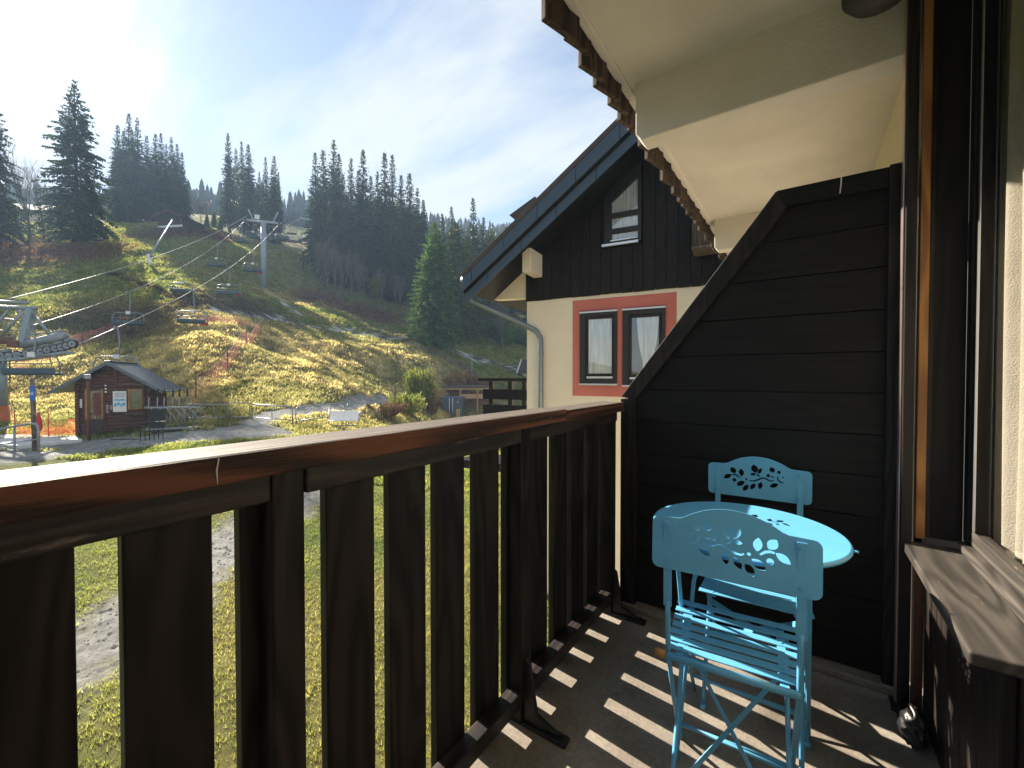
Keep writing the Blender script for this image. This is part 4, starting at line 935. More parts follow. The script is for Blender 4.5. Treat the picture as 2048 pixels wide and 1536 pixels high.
# roof: two pitched sheets with seams, snow guards on the right one
ox, oy0, oy1 = 0.58, -0.42, HD+0.35
for sg in (-1, 1):
    xr = HW/2; xe = -ox if sg < 0 else HW+ox; ze = HR+0.12-sl_h*(xr+ox)*0.98
    rf = MB().prism([(xr, oy0, HR+0.12), (xe, oy0, ze), (xe, oy0, ze-0.07), (xr, oy0, HR+0.03)], (0, oy1-oy0, 0)).build('roof', M_bluegrey, hut, bevel=0.006, local=True)
    d = Vector((xe-xr, 0, ze-HR-0.12)); n = Vector((-d.z, 0, d.x)).normalized(); n = n if n.z > 0 else -n
    for i in range(9):
        yy = oy0+0.15+(oy1-oy0-0.3)*i/8; a_ = Vector((xr, yy, HR+0.12))
        MB().bar(a_+n*0.008, a_+d+n*0.008, 0.018, 0.02, n).build('seam', M_bluegrey, rf, local=True)
    MB().prism([(xr, oy0-0.022, HR+0.13), (xe, oy0-0.022, ze+0.01), (xe, oy0-0.022, ze-0.13), (xr, oy0-0.022, HR-0.02)], (0, 0.02, 0)).build('bargeboard', M_bluegrey, hut, bevel=0.004, local=True)
    if sg > 0:
        for f, off in ((0.68, 0), (0.84, 0.5), (0.90, 0), (0.95, 0.5)):
            for i in range(8 if f > 0.7 else 7):
                yy = oy0+0.25+(oy1-oy0-0.5)*(i+off)/8; a_ = Vector((xr, yy, HR+0.12))+d*f
                MB().obox(a_+n*0.03, d.normalized()*0.012, Vector((0, 0.03, 0)), n*0.028).build('snow_guard', M_galv, rf, local=True)
MB().tube([(HW+ox+0.04, oy0, ze-0.03), (HW+ox+0.04, oy1, ze-0.04)], 0.05, 10).build('gutter', M_zinc, hut, smooth=True, local=True)
MB().bar((HW/2, oy0+0.05, HR-0.06), (HW/2, 0.0, HR-0.06), 0.12, 0.16).build('purlin_end', M_logwall, hut, local=True)
local_box(hut, 'king_post', M_logwall, (HW/2+0.05, -0.05, HE+0.02), (HW/2+0.18, -0.003, HR-0.2), 0.01)
local_box(hut, 'ridge_cap', M_galv, (HW/2-0.10, oy0+0.01, HR+0.121), (HW/2+0.10, oy1, HR+0.145), 0.01)
hx_ = lambda c: (c-300)/1080*HW
hz_ = lambda c: (1215-c)*0.0029
dr_ = local_box(hut, 'door', M_logwall, (hx_(440), -0.035, 0.05), (hx_(740), -0.002, hz_(555)), 0.006)
local_box(hut, 'door', M_cabin, (hx_(470), -0.05, 0.08), (hx_(712), -0.0355, hz_(985)), 0.004)
local_box(dr_, 'door_glass', M_glassn, (hx_(490), -0.044, hz_(975)), (hx_(690), -0.036, hz_(590)))
local_box(dr_, 'door_frame', M_orange, (hx_(452), -0.052, hz_(985)), (hx_(488), -0.0357, hz_(570)), 0.003); local_box(dr_, 'door_frame', M_orange, (hx_(690), -0.052, hz_(985)), (hx_(712), -0.0357, hz_(570)), 0.003)
local_box(dr_, 'hung_jacket', M_maroon, (hx_(575), -0.058, hz_(930)), (hx_(672), -0.0445, hz_(620)), 0.02)
local_box(dr_, 'threshold', M_galv, (hx_(430), -0.12, 0.0), (hx_(705), -0.036, 0.035), 0.004)
hw_ = local_box(hut, 'window', M_glassn, (hx_(1090), -0.03, hz_(850)), (hx_(1290), -0.02, hz_(580)))
for a, b in (((1075, 860), (1105, 570)), ((1282, 860), (1302, 570)), ((1106, 585), (1281, 570)), ((1106, 862), (1281, 845))):
    local_box(hw_, 'frame', M_orange, (hx_(a[0]), -0.05, hz_(a[1])), (hx_(b[0]), -0.003, hz_(b[1])), 0.004)
local_box(hw_, 'shelf', M_pole, (hx_(1050), -0.16, hz_(935)), (hx_(1295), -0.003, hz_(922)), 0.004)
ps = local_box(hut, 'poster', M_white, (hx_(850), -0.03, hz_(890)), (hx_(1050), -0.002, hz_(600)), 0.004)
pb_ = paint('poster_blue', (0.10, 0.42, 0.70), rough=0.6, var=0.25, scale=30)
for (x0, x1, y0, y1) in ((870, 1032, 712, 735), (868, 905, 765, 815), (915, 950, 755, 800), (958, 985, 775, 815), (990, 1030, 760, 805)): local_box(ps, 'print', pb_, (hx_(x0), -0.034, hz_(y1)), (hx_(x1), -0.0305, hz_(y0)))
pgy = paint('poster_grey', (0.55, 0.58, 0.66), rough=0.6, var=0.2, scale=20); local_box(ps, 'print', pgy, (hx_(880), -0.0335, hz_(690)), (hx_(1030), -0.0305, hz_(620)))
local_box(hut, 'notice', M_white, (hx_(372), -0.03, hz_(822)), (hx_(410), -0.002, hz_(702)), 0.004); local_box(hut, 'notice', M_fresh, (hx_(805), -0.03, hz_(860)), (hx_(840), -0.002, hz_(795)), 0.003)
for cz in (520, 565, 608): MB().disc((hx_(748), -0.02, hz_(cz)), (0, 1, 0), 0.035, 0.03, 12).build('signal_lamp', M_white, hut, local=True)
for cz in (800, 835, 880): local_box(hut, 'switch', M_galv, (hx_(745), -0.03, hz_(cz+18)), (hx_(790), -0.002, hz_(cz-14)), 0.003)
# lamp pole in front of the hut door
def post_thing(name, label, cat, base, h, r, mat, lean=(0, 0)):
    t = thing(name, label, cat, base); MB().tube([(0, 0, -0.3), (lean[0], lean[1], h)], r, 10).build('pole', mat, t, smooth=True, local=True); return t
bp = P(178, 868, 15.9); lpz = post_thing('lamp_pole', 'reddish wooden pole with a grey floodlight in front of the hut door', 'pole', bp, 2.12, 0.045, M_redbrown)
B((-0.06, -0.12, 2.08), (0.16, 0.06, 2.26)).build('floodlight', M_galv, lpz, bevel=0.02, local=True)
# grey drag lift bars stacked by the side of the hut
rk = thing('lift_bar_rack', 'rack of grey bent tow bars beside the hut', 'rack', G(355, 858))
o_ = ORG[rk.name]; e1 = Vector((0.5075, 0.8616, 0)); e2 = Vector((-0.8616, 0.5075, 0))
def LR(a, b, c): return o_ + e1*a + e2*b + Vector((0, 0, c))
for i in range(6):
    a = -0.75+0.24*i; b = 0.1*(i % 2)
    MB().tube([LR(a, b, 0.02), LR(a+0.05, b, 0.62), LR(a-0.18, b+0.1, 0.95), LR(a-0.16, b+0.1, 1.35)], 0.022, 6).build('tow_bar', M_galv, rk, smooth=True)
    MB().tube([LR(a-0.18, b+0.1, 0.95), LR(a+0.14, b-0.05, 0.55), LR(a+0.34, b-0.05, 0.10)], 0.018, 6).build('tow_bar', M_galv, rk, smooth=True)
    MB().tube([LR(a-0.16, b+0.1, 1.30), LR(a-0.15, b+0.1, 1.62)], 0.03, 8).build('grip', M_rubber, rk, smooth=True)
MB().bar(LR(-1.0, -0.1, 0.9), LR(0.8, -0.1, 0.86), 0.05, 0.07).build('rail', M_galv, rk); MB().bar(LR(-0.95, -0.15, 0.06), LR(0.95, -0.15, 0.06), 0.5, 0.06).build('tray', M_galv, rk)
MB().obox(LR(-0.62, -0.1, 0.42), e1*0.25, e2*0.02, Vector((0, 0, 0.38))).build('dark_panel', M_rubber, rk)
br = thing('bike_stand', 'low black metal stand in front of the hut corner', 'stand', P(302, 878, 15.3)); ob = ORG[br.name]
for i in range(6):
    q = ob + e1*(0.13*i-0.3)
    MB().tube([q+Vector((0, 0, -0.05)), q+Vector((0, 0, 0.28)), q+Vector((0, 0.0, 0.62))], 0.016, 6).build('upright', M_blackmetal, br)
for zq in (0.30, 0.62): MB().bar(ob-e1*0.36+Vector((0, 0, zq)), ob+e1*0.42+Vector((0, 0, zq)), 0.05, 0.035).build('bar', M_blackmetal, br)
MB().bar(ob-e1*0.36+Vector((0, 0, 0.02)), ob-e1*0.36-e2*-0.1+Vector((-0.8, -0.6, 0.0)), 0.05, 0.03).build('runner', M_blackmetal, br)

# boarding platform, pale concrete
pp = [P(-90, 900, 15.0), P(40, 908, 14.2), P(105, 896, 14.8), P(165, 884, 15.6), P(150, 872, 16.7), P(60, 872, 16.9), P(-90, 880, 16.8)]
zpl = max(float(H(p.x, p.y)) for p in pp)+0.03
M_conc = paint('pale_concrete', (0.60, 0.59, 0.57), rough=0.8, var=0.15, scale=3, bmp=0.3, bscale=30)
tag(MB().prism([(p.x, p.y, zpl-0.25) for p in pp], (0, 0, 0.25)).build('boarding_platform', M_conc, bevel=0.01), kind='structure')
# galvanised railing at the left edge
gr = thing('tube_railing', 'galvanised tube railing with a rounded end at the left edge', 'railing', P(40, 905, 13.8)); t_ = 13.8
def Q(x, y, t=t_): return P(x, y, t)
MB().tube([Q(-120, 872), Q(-40, 866), Q(30, 852.5), Q(60, 847.5), Q(70, 847.5), Q(75, 852), Q(77, 862), Q(77.5, 935)], 0.036, 10).build('rail', M_galv, gr, smooth=True)
for x in (29, -30, -90): MB().tube([Q(x, 853+(29-x)*0.12), Q(x, 940)], 0.03, 8).build('post', M_galv, gr, smooth=True)
MB().tube([Q(-120, 905), Q(-30, 893), Q(77, 878)], 0.02, 8).build('mid_rail', M_galv, gr, smooth=True)
# blue sign on a post
bs_ = thing('sign_post', 'brown post carrying a narrow blue sign near the left edge', 'sign', P(68, 905, 14.0))
MB().tube([P(70, 920, 14.0), P(64.5, 757, 14.0)], 0.06, 10).build('post', M_pole, bs_, smooth=True)
cs_ = P(65, 787, 13.9); sg_ = MB().obox(cs_, _R*0.09, _F*0.012, Vector((0, 0, 0.24))).build('sign', M_bluep, bs_, bevel=0.004)
for dz in (0.04, 0.0, -0.04): MB().obox(cs_-_F*0.014+Vector((0, 0, dz)), _R*0.045, _F*0.002, Vector((0, 0, 0.010))).build('lettering', M_white, sg_)
rr_ = thing('red_marker', 'upright folded red cloth marker behind the railing', 'marker', P(79, 862, 15.2)); orr = ORG[rr_.name]
MB().tube([orr+Vector((0, 0, z_)) + _R*0.03*math.sin(z_*9) for z_ in (0, .12, .25, .4, .55, .66)], [0.03, 0.07, 0.06, 0.075, 0.05, 0.02], 8).build('cloth', M_redp, rr_, smooth=True); MB().tube([orr, orr+Vector((0, 0, 0.70))], 0.012, 6).build('stake', M_pole, rr_)

# ================================================================== NETS AND BARRIERS
def net_mat(name, col, dens):
    m, nt, bs, out = new_mat(name); bs.inputs['Base Color'].default_value = (*col, 1); bs.inputs['Roughness'].default_value = 0.8
    c = coords(nt, 'UV', rand=False); n = nd(nt, 'ShaderNodeTexNoise', i_Scale=14.0, i_Detail=3.0); cc = coords(nt); nt.links.new(cc, n.inputs['Vector'])
    tl = nd(nt, 'ShaderNodeBsdfTranslucent'); tl.inputs[0].default_value = (*col, 1); m1 = nd(nt, 'ShaderNodeMixShader', i_0=0.4); nt.links.new(bs.outputs[0], m1.inputs[1]); nt.links.new(tl.outputs[0], m1.inputs[2])
    tr = nd(nt, 'ShaderNodeBsdfTransparent'); mr_ = nd(nt, 'ShaderNodeMapRange'); mr_.inputs[3].default_value = dens*0.6; mr_.inputs[4].default_value = min(1, dens*1.4); nt.links.new(n.outputs[0], mr_.inputs[0])
    m2 = nd(nt, 'ShaderNodeMixShader'); nt.links.new(mr_.outputs[0], m2.inputs[0]); nt.links.new(tr.outputs[0], m2.inputs[1]); nt.links.new(m1.outputs[0], m2.inputs[2]); nt.links.new(m2.outputs[0], out.inputs[0]); return m
M_net = net_mat('pink_red_netting', (0.70, 0.27, 0.25), 0.26); M_neto = net_mat('orange_red_netting', (0.62, 0.08, 0.045), 0.45)
def net_fence(label, pts, h, mat, post_h, sag=0.12, posts=True, pmat=None):
    """pts: ground points; netting with cords, each panel its own part"""
    t = thing('safety_net', label, 'net', pts[0])
    for p, q in zip(pts[:-1], pts[1:]):
        n = 10; vs = []; fs = []
        for i in range(n+1):
            u = i/n; g = p.lerp(q, u); g.z = float(H(g.x, g.y)); sg2 = sag*math.sin(math.pi*u)
            hp = h*(1 if not isinstance(h, (list, tuple)) else 1)
            vs += [g+Vector((0.05*math.sin(i*2.1), 0.05*math.cos(i*1.7), 0.03)), g+Vector((0.08*math.sin(i*1.3), 0.05, hp*0.5-sg2*0.5)), g+Vector((0.03*math.sin(i), 0, hp-sg2))]
        for i in range(n):
            for j in range(2): a = i*3+j; fs.append((a, a+3, a+4, a+1))
        nt_ = MB().add(vs, fs).build('netting', mat, t, smooth=True)
        MB().tube(vs[2::3], 0.008, 5).build('cord', M_maroon, nt_)
    if posts:
        for p in pts: MB().tube([p-Vector((0, 0, 0.3)), p+Vector((0, 0, post_h))], 0.035 if pmat is None else 0.016, 7).build('post', pmat or M_pole, t, smooth=True)
    return t
net_fence('faded pink safety net climbing the slope between thin posts', [G(375,842), G(392,800), G(455,742), G(493,690), G(522,668)], 1.15, M_net, 1.5, 0.18)
net_fence('reddish net laid across the slope below the muddy patch', [G(522,664), G(470,650), G(430,645), G(395,655)], 0.7, M_net, 0.9, 0.15, posts=False)
net_fence('purplish red net crossing the slope behind the lift gantry', [G(258,645), G(165,690), G(100,722), G(20,760)], 0.9, M_net, 1.5, 0.1)
net_fence('low orange red net between the hut and the boarding platform', [P(152,868,17.0), P(97,866,16.6), P(30,868,16.4)], 0.75, M_neto, 0.95, 0.05, pmat=M_redp)
def barrier(label, p, q, h, lean=0.0, stiles=2, diag=True):
    t = thing('metal_barrier', label, 'barrier', p, group='metal crowd barriers below the slope'); up = Vector((0, 0, h)); f = lambda u, v: p.lerp(q, u)+up*v
    MB().tube([f(0, -0.05), f(0, 0.9), f(0.03, 1.0), f(0.97, 1.0), f(1, 0.9), f(1, -0.05)], 0.026, 7).build('frame', M_galv, t, smooth=True)
    MB().tube([f(0, 0.22), f(1, 0.22)], 0.022, 6).build('lower_rail', M_galv, t, smooth=True)
    for i in range(stiles): MB().tube([f((i+1)/(stiles+1), 0.22), f((i+1)/(stiles+1), 0.99)], 0.015, 6).build('stile', M_galv, t, smooth=True)
    if diag: MB().tube([f(0.05, 0.24), f(0.5, 0.95)], 0.014, 6).build('brace', M_galv, t, smooth=True)
    return t
def gp(px, py, t): q = P(px, py, t); return q
barrier('long metal barrier next to the rack beside the hut', gp(372, 843, 17.6), gp(455, 842, 18.4), 0.72)
barrier('short metal barrier panel, second from the hut', gp(459, 842, 18.3), gp(500, 842, 18.8), 0.80, stiles=1)
barrier('third metal barrier from the hut with a rounded corner', gp(504, 842, 18.8), gp(585, 848, 18.6), 0.76, stiles=1, diag=False)
barrier('tilted metal barrier rising towards the white bench', gp(592, 850, 18.9), gp(690, 836, 22.0), 0.80)
barrier('faint metal barrier behind the white bench', gp(694, 836, 22.3), gp(762, 830, 25.0), 0.75, stiles=1, diag=False)
# old white lift seat lying as a bench
wb = thing('white_bench', 'old white lift seat standing on the grass as a bench', 'bench', P(688, 850, 20.5)); ow = ORG[wb.name]; fwd = (_F-_R*0.15); fwd.z = 0; fwd.normalize(); rt = Vector((fwd.y, -fwd.x, 0))
def WB(a, b, c): return ow + rt*a + fwd*b + Vector((0, 0, c))
for i in range(4): MB().obox(WB(-0.51+0.34*i, 0.10, 0.46), rt*0.165, fwd*0.02+Vector((0, 0, 0.0)), Vector((0, 0, 0.22))+fwd*0.08).build('back_board', M_white, wb, bevel=0.01)
MB().obox(WB(0, -0.12, 0.24), rt*0.68, fwd*0.19, Vector((0, 0, 0.02))).build('seat', M_white, wb, bevel=0.01)
MB().tube([WB(-0.75, 0.25, 0.75), WB(-0.68, 0.05, 0.30), WB(-0.66, -0.3, 0.0), WB(0.66, -0.3, 0.0), WB(0.68, 0.05, 0.30), WB(0.70, 0.2, 0.62)], 0.03, 8).build('frame', M_galv, wb, smooth=True)

# ================================================================== CHAIRLIFT
PYT = on_ground(530, 61); PYH = P(530, 446, 61).z
py = thing('lift_pylon', 'tall blue grey chairlift pylon standing on the slope', 'pylon', PYT); opy = ORG[py.name]
MB().tube([(PYT.x, PYT.y, PYT.z-0.5), (PYT.x, PYT.y, PYH)], 0.42, 14, r2=0.34).build('mast', M_pylon, py, smooth=True)
ST = P(60, 690, 20.0)
ldir = (PYT-ST); ldir.z = 0; ldir.normalize(); lsd = Vector((ldir.y, -ldir.x, 0))               # along and across the line
PH = Vector((PYT.x, PYT.y, PYH)); HALF = 2.15
MB().bar(PH-lsd*2.3, PH+lsd*2.3, 0.35, 0.35).build('crossarm', M_pylon, py, bevel=0.03)
M_rust = paint('rusty_platform', (0.16, 0.075, 0.06), rough=0.8, var=0.25)
for sg in (-1, 1):
    ce = PH+lsd*sg*HALF
    MB().bar(ce+ldir*1.4-Vector((0,0,0.25)), ce-ldir*1.4-Vector((0,0,0.45)), 0.12, 0.16).build('sheave_beam', M_galv, py)
    for i in range(6): MB().disc(ce+ldir*(1.25-0.5*i)-Vector((0,0,0.05+0.035*i)), lsd, 0.2, 0.09, 14).build('sheave', M_rubber, py)
    MB().tube([PH+lsd*sg*1.2, PH+lsd*sg*1.9+Vector((0,0,1.6))], 0.09, 8).build('lifting_frame', M_pylon, py, smooth=True)
    MB().bar(PH+lsd*sg*0.6-ldir*0.5-Vector((0,0,0.35)), PH+lsd*sg*2.6-ldir*0.5-Vector((0,0,0.35)), 0.5, 0.06).build('catwalk', M_rust, py)
local_s = MB().obox(PH-ldir*0.45+Vector((0,0,0.5))-lsd*0.7, lsd*0.32, ldir*0.03, Vector((0,0,0.3))).build('number_plate', M_white, py)
P2 = on_ground(622, 108); P2H = P(622, 440, 108).z
py2 = thing('lift_pylon', 'distant chairlift pylon at the edge of the dark spruce stand', 'pylon', P2)
MB().tube([(P2.x, P2.y, P2.z-0.5), (P2.x, P2.y, P2H)], 0.42, 12, r2=0.34).build('mast', M_pylon, py2, smooth=True)
P2T = Vector((P2.x, P2.y, P2H)); MB().bar(P2T-lsd*2.3, P2T+lsd*2.3, 0.35, 0.35).build('crossarm', M_pylon, py2)
# ropes
def rope(name, label, a, b, r, sag, n=28):
    pts = []
    for i in range(n+1):
        u = i/n; q = a.lerp(b, u); q.z -= sag*4*u*(1-u); pts.append(q)
    o = MB().tube(pts, r, 6).build(name, M_rope, smooth=True); tag(o, label, 'cable', 'chairlift ropes'); return pts
eL = PH-lsd*HALF+Vector((0,0,0.16)); eR = PH+lsd*HALF+Vector((0,0,0.16))
S0 = P(-20, 607, 21.5); S1 = P(20, 664, 21.0); S2 = P(148, 692, 19.0)
rp0 = rope('haul_rope', 'thick pale lift cable, uppermost of those leaving the left edge', S0, PH-lsd*2.0+Vector((0,0,0.7)), 0.024, 0.9)
rp1 = rope('haul_rope', 'lift cable carrying the left file of chairs up the slope', S1, eL, 0.021, 1.6)
rp2 = rope('haul_rope', 'lift cable running from the pulley row to the right of the pylon', S2, eR, 0.022, 1.4)
rp3 = rope('haul_rope', 'far lift cable beyond the pylon on its left side', eL, P2T-lsd*HALF, 0.02, 1.6); rp4 = rope('haul_rope', 'far lift cable beyond the pylon on its right side', eR, P2T+lsd*HALF, 0.02, 1.6)
# chairs
def make_lift_chair(label, at, drop=2.35, bare=False):
    t = thing('lift_chair', label, 'lift chair', at, math.atan2(lsd.y, lsd.x), group='chairs hanging on the lift')   # local x across, y along the line uphill
    w = 0.95
    MB().tube([(0, 0, 0.05), (0.10, 0, -0.15), (0.14, 0, -0.7), (0.10, 0, -drop+0.95), (0, 0, -drop+0.88)], 0.034, 8).build('hanger', M_galv, t, smooth=True, local=True)
    MB().obox((0.0, 0, 0.02), (0.05, 0, 0), (0, 0.16, 0), (0, 0, 0.07)).build('grip', M_galv, t, local=True)
    zt = -drop+0.86; zs_ = -drop
    MB().tube([(-w, 0, zs_+0.02), (-w-0.02, 0, zs_+0.45), (-w+0.08, 0, zt-0.10), (-w+0.3, 0, zt), (w-0.3, 0, zt), (w-0.08, 0, zt-0.10), (w+0.02, 0, zs_+0.45), (w, 0, zs_+0.02)], 0.033, 8).build('frame', M_galv, t, smooth=True, local=True)
    MB().obox((0, -0.03, zt), (0.13, 0, 0), (0, 0.02, 0), (0, 0, 0.11)).build('number_plate', M_white, t, local=True)
    B((-w+0.04, -0.16, zs_-0.05), (w-0.04, 0.34, zs_+0.06)).build('seat', M_seat, t, bevel=0.03, local=True)
    B((-w+0.04, -0.235, zs_+0.02), (w-0.04, -0.165, zs_+0.26)).build('backrest', M_seat, t, bevel=0.02, local=True)
    MB().tube([(-w+0.1, -0.25, zs_+0.46), (w-0.1, -0.25, zs_+0.46)], 0.02, 6).build('safety_bar', M_galv, t, smooth=True, local=True)
    for x in (-w*0.45, w*0.45): MB().tube([(x, 0, zt), (x, -0.2, zs_+0.46)], 0.014, 6).build('strut', M_galv, t, smooth=True, local=True)
    return t
def at_px(pts, px):
    best = min(range(len(pts)-1), key=lambda i: min(abs(prj(pts[i])-px), abs(prj(pts[i+1])-px)))
    a, b = pts[best], pts[best+1]; pa_, pb2 = prj(a), prj(b); u = (px-pa_)/(pb2-pa_+1e-9); return a.lerp(b, max(-0.6, min(1.6, u)))
def prj(q): d = q-CAM; return 1024+FPX*d.dot(_R)/d.dot(_F)
def redend(t): MB().obox((0.75, 0.1, -2.45), (0.2, 0, 0), (0, 0.2, 0), (0, 0, 0.05)).build('red_pad', M_redp, t, bevel=0.02, local=True)
for px_, lb in ((256, 'lift chair hanging lowest on the left file, above the slope'), (364, 'second lift chair up the left file, over sunlit grass'), (432, 'third lift chair up the left file, below the log cabin'), (482, 'lift chair just left of the pylon head')): make_lift_chair(lb, at_px(rp1, px_))
for px_, lb in ((232, 'lift chair half hidden behind the hut roof'), (384, 'lift chair with a red pad over the reddish net'), (457, 'lift chair with a red pad in shaded green grass'), (505, 'lift chair with a red pad close to the left of the mast')):
    c_ = make_lift_chair(lb, at_px(rp2, px_)); redend(c_)
ORD = ('first', 'second', 'third', 'fourth', 'fifth', 'sixth', 'seventh', 'eighth', 'ninth', 'tenth', 'eleventh', 'twelfth', 'thirteenth', 'fourteenth', 'fifteenth', 'sixteenth', 'seventeenth', 'eighteenth', 'nineteenth', 'twentieth', 'twenty-first', 'twenty-second', 'twenty-third', 'twenty-fourth', 'twenty-fifth')
for i, u in enumerate((0.10, 0.24, 0.40, 0.58, 0.78)): make_lift_chair('plain lift chair beyond the pylon, %s uphill from its head' % ORD[i], rp3[int(u*28)])
for i, u in enumerate((0.06, 0.17, 0.31, 0.48, 0.68, 0.88)):
    c_ = make_lift_chair('red padded lift chair beyond the pylon, %s uphill from its head' % ORD[i], rp4[int(u*28)]); redend(c_)
nb = make_lift_chair('blue grey lift chair hanging low under the pulley row at the left', P(62, 655, 18.5), 2.05)
# gantry with the pulley row
gt = thing('pulley_gantry', 'grey tubular gantry with a row of lift pulleys at the left edge', 'gantry', P(0, 880, 19.0))
T = 19.0
def K(x, y, dt=0.0): return P(x, y, T+dt)
def gtube(n_, pts, r, mat=M_galv, k=8): return MB().tube(pts, r, k).build(n_, mat, gt, smooth=True)
gtube('top_beam', [K(-80, 611), K(72, 617)], 0.09); gtube('top_beam', [K(-80, 600, 1.4), K(55, 606, 1.4)], 0.08)
MB().bar(K(64, 618), K(46, 684), 0.26, 0.26, _F).build('inclined_leg', M_pylon, gt, bevel=0.02)
gtube('brace', [K(20, 615), K(-30, 680)], 0.06); gtube('brace', [K(48, 618), K(-10, 690)], 0.06); gtube('brace', [K(32, 618, 1.0), K(74, 671, 1.4)], 0.055); gtube('brace', [K(66, 628), K(100, 670)], 0.07)
for x in (8, 42): gtube('hand_post', [K(x, 640, 0.8), K(x, 672, 0.8)], 0.03)
gtube('handrail', [K(4, 637, 0.8), K(44, 641, 0.8)], 0.035); gtube('handrail', [K(-40, 662, .8), K(24, 660, 0.8)], 0.03); gtube('handrail', [K(58, 669, 0.9), K(128, 661, 0.9)], 0.03)
gtube('walking_beam', [K(48, 690), K(70, 685.5), K(128, 671.5)], 0.20, M_galv, 14); gtube('walking_beam', [K(-60, 681), K(26, 681)], 0.16, M_rust, 12)
MB().obox(K(32, 688), _R*0.26, _F*0.15, Vector((0, 0, 0.16))).build('pivot', M_rust, gt, bevel=0.02)
ax = [(-28,714),(-12,713),(4,712),(20,711.5),(36,710),(55,707.5),(69,706),(83,703),(96,700),(112,697),(124,695),(135,692),(146,688)]
aw = (_F-_R*0.2); aw.z = 0; aw.normalize()
for x, y_ in ax:
    sh = MB().disc(K(x, y_), aw, 0.20, 0.11, 20).build('pulley', M_rubber, gt, bevel=0.012); MB().disc(K(x, y_)-aw*0.06, aw, 0.145, 0.02, 18).build('pulley_face', M_galv, sh); MB().disc(K(x, y_)-aw*0.075, aw, 0.03, 0.03, 8).build('hub', M_blackmetal, sh)
for x, y_ in ((12, 703), (62, 698), (90, 693), (118, 687), (140, 681)): MB().bar(K(x-9, y_), K(x+9, y_-3), 0.12, 0.12).build('rocker', M_galv, gt)
MB().bar(K(-80, 728), K(60, 716.5), 0.5, 0.10).build('catwalk', M_pylon, gt); MB().bar(K(60.5, 716.4), K(140, 705), 0.5, 0.10).build('catwalk', M_pylon, gt)
MB().bar(K(-70, 720), K(-6, 718), 0.4, 0.2).build('head_beam', M_galv, gt)
gtube('leg', [K(-6, 716), K(-4, 812)], 0.30, M_pylon, 16); gtube('leg_pad', [K(-4, 812), K(-3, 892)], 0.36, M_orangep, 16)

# ================================================================== SMALL THINGS ON THE SLOPE
sc_ = thing('snow_lance', 'white snow making lance leaning on the slope below the log cabin', 'snow lance', G(300, 531)); osn = ORG[sc_.name]; tsn = (osn-CAM).dot(_F)
MB().tube([osn+Vector((0,0,-0.2)), osn+Vector((0,0,0.8))], 0.22, 10, r2=0.14).build('base', M_white, sc_, smooth=True)
MB().tube([osn+Vector((0,0,0.75)), P(303, 508, tsn), P(345, 441, tsn+3)], 0.13, 8, r2=0.09).build('lance', M_galv, sc_, smooth=True); MB().disc(P(298, 513, tsn), (0,0,1), 0.24, 0.5, 10).build('hydrant', M_white, sc_)
cb0 = G(316, 456); tcb = (cb0-CAM).dot(_F)
cbn = thing('log_cabin', 'small dark red cabin on top of the slope in front of the tall spruces', 'cabin', cb0, YAW+R(-8))
wv = 64/FPX*tcb; hc = 26/FPX*tcb
B((0, 0, -1.6), (wv*0.86, 4.5, -0.02)).build('footing', M_cabin, cbn, local=True); B((0.01, 0.03, -0.018), (wv*0.86-0.01, 4.49, 0.349)).build('footing', M_cabin, cbn, local=True); B((-0.03, -0.05, -0.019), (wv*0.86, 0.028, 0.35)).build('plinth', M_white, cbn, local=True); B((0.02, 0.02, 0.351), (wv*0.86-0.02, 4.48, hc*0.72)).build('wall', M_cabin, cbn, local=True)
MB().prism([(0.02, 0.02, hc*0.721), (wv*0.86-0.02, 0.02, hc*0.721), (wv*0.43, 0.02, hc*1.12)], (0, 4.46, 0)).build('gable', M_cabin, cbn, local=True)
for sg in (-1, 1):
    xe = wv*0.43+sg*wv*0.53; MB().prism([(wv*0.43, -0.7, hc*1.22), (xe, -0.7, hc*0.74), (xe, -0.7, hc*0.68), (wv*0.43, -0.7, hc*1.13)], (0, 6.0, 0)).build('roof', M_tiles, cbn, local=True)
    MB().prism([(wv*0.43, -0.75, hc*1.23), (xe, -0.75, hc*0.75), (xe, -0.75, hc*0.65), (wv*0.43, -0.75, hc*1.11)], (0, 0.04, 0)).build('bargeboard', M_maroon, cbn, local=True)
for x in (wv*0.22, wv*0.62):
    w_ = B((x-0.45, -0.06, 1.05), (x+0.45, 0.018, 2.0)).build('window', M_interior, cbn, local=True); B((x-0.55, -0.05, 0.98), (x+0.55, 0.0, 1.049)).build('sill', M_maroon, w_, local=True); B((x-0.55, -0.05, 2.001), (x+0.55, 0.0, 2.08)).build('lintel', M_maroon, w_, local=True)
for x in (0.12, wv*0.86-0.2): B((x-0.1, -0.05, 0.56), (x+0.1, 0.018, hc*0.74)).build('corner_board', M_maroon, cbn, local=True)
fh0 = on_ground(8, 78); fh = thing('pale_house', 'pale house half hidden behind the trees at the far left', 'house', fh0, YAW+R(12))
B((-5, 0, -3), (6.5, 7, 2.6)).build('wall', M_cream, fh, local=True)
for sg in (-1, 1): MB().prism([(-5.6, 3.5, 4.6), (7.1, 3.5, 4.6), (7.1, 3.5+sg*4.4, 2.2), (-5.6, 3.5+sg*4.4, 2.2)], (0, 0, 0.2)).build('roof', M_tiles, fh, local=True)
for x in (-3, 0, 3):
    w_ = B((x, -0.05, 0.6), (x+1.2, 0.0, 1.9)).build('window', M_interior, fh, local=True)
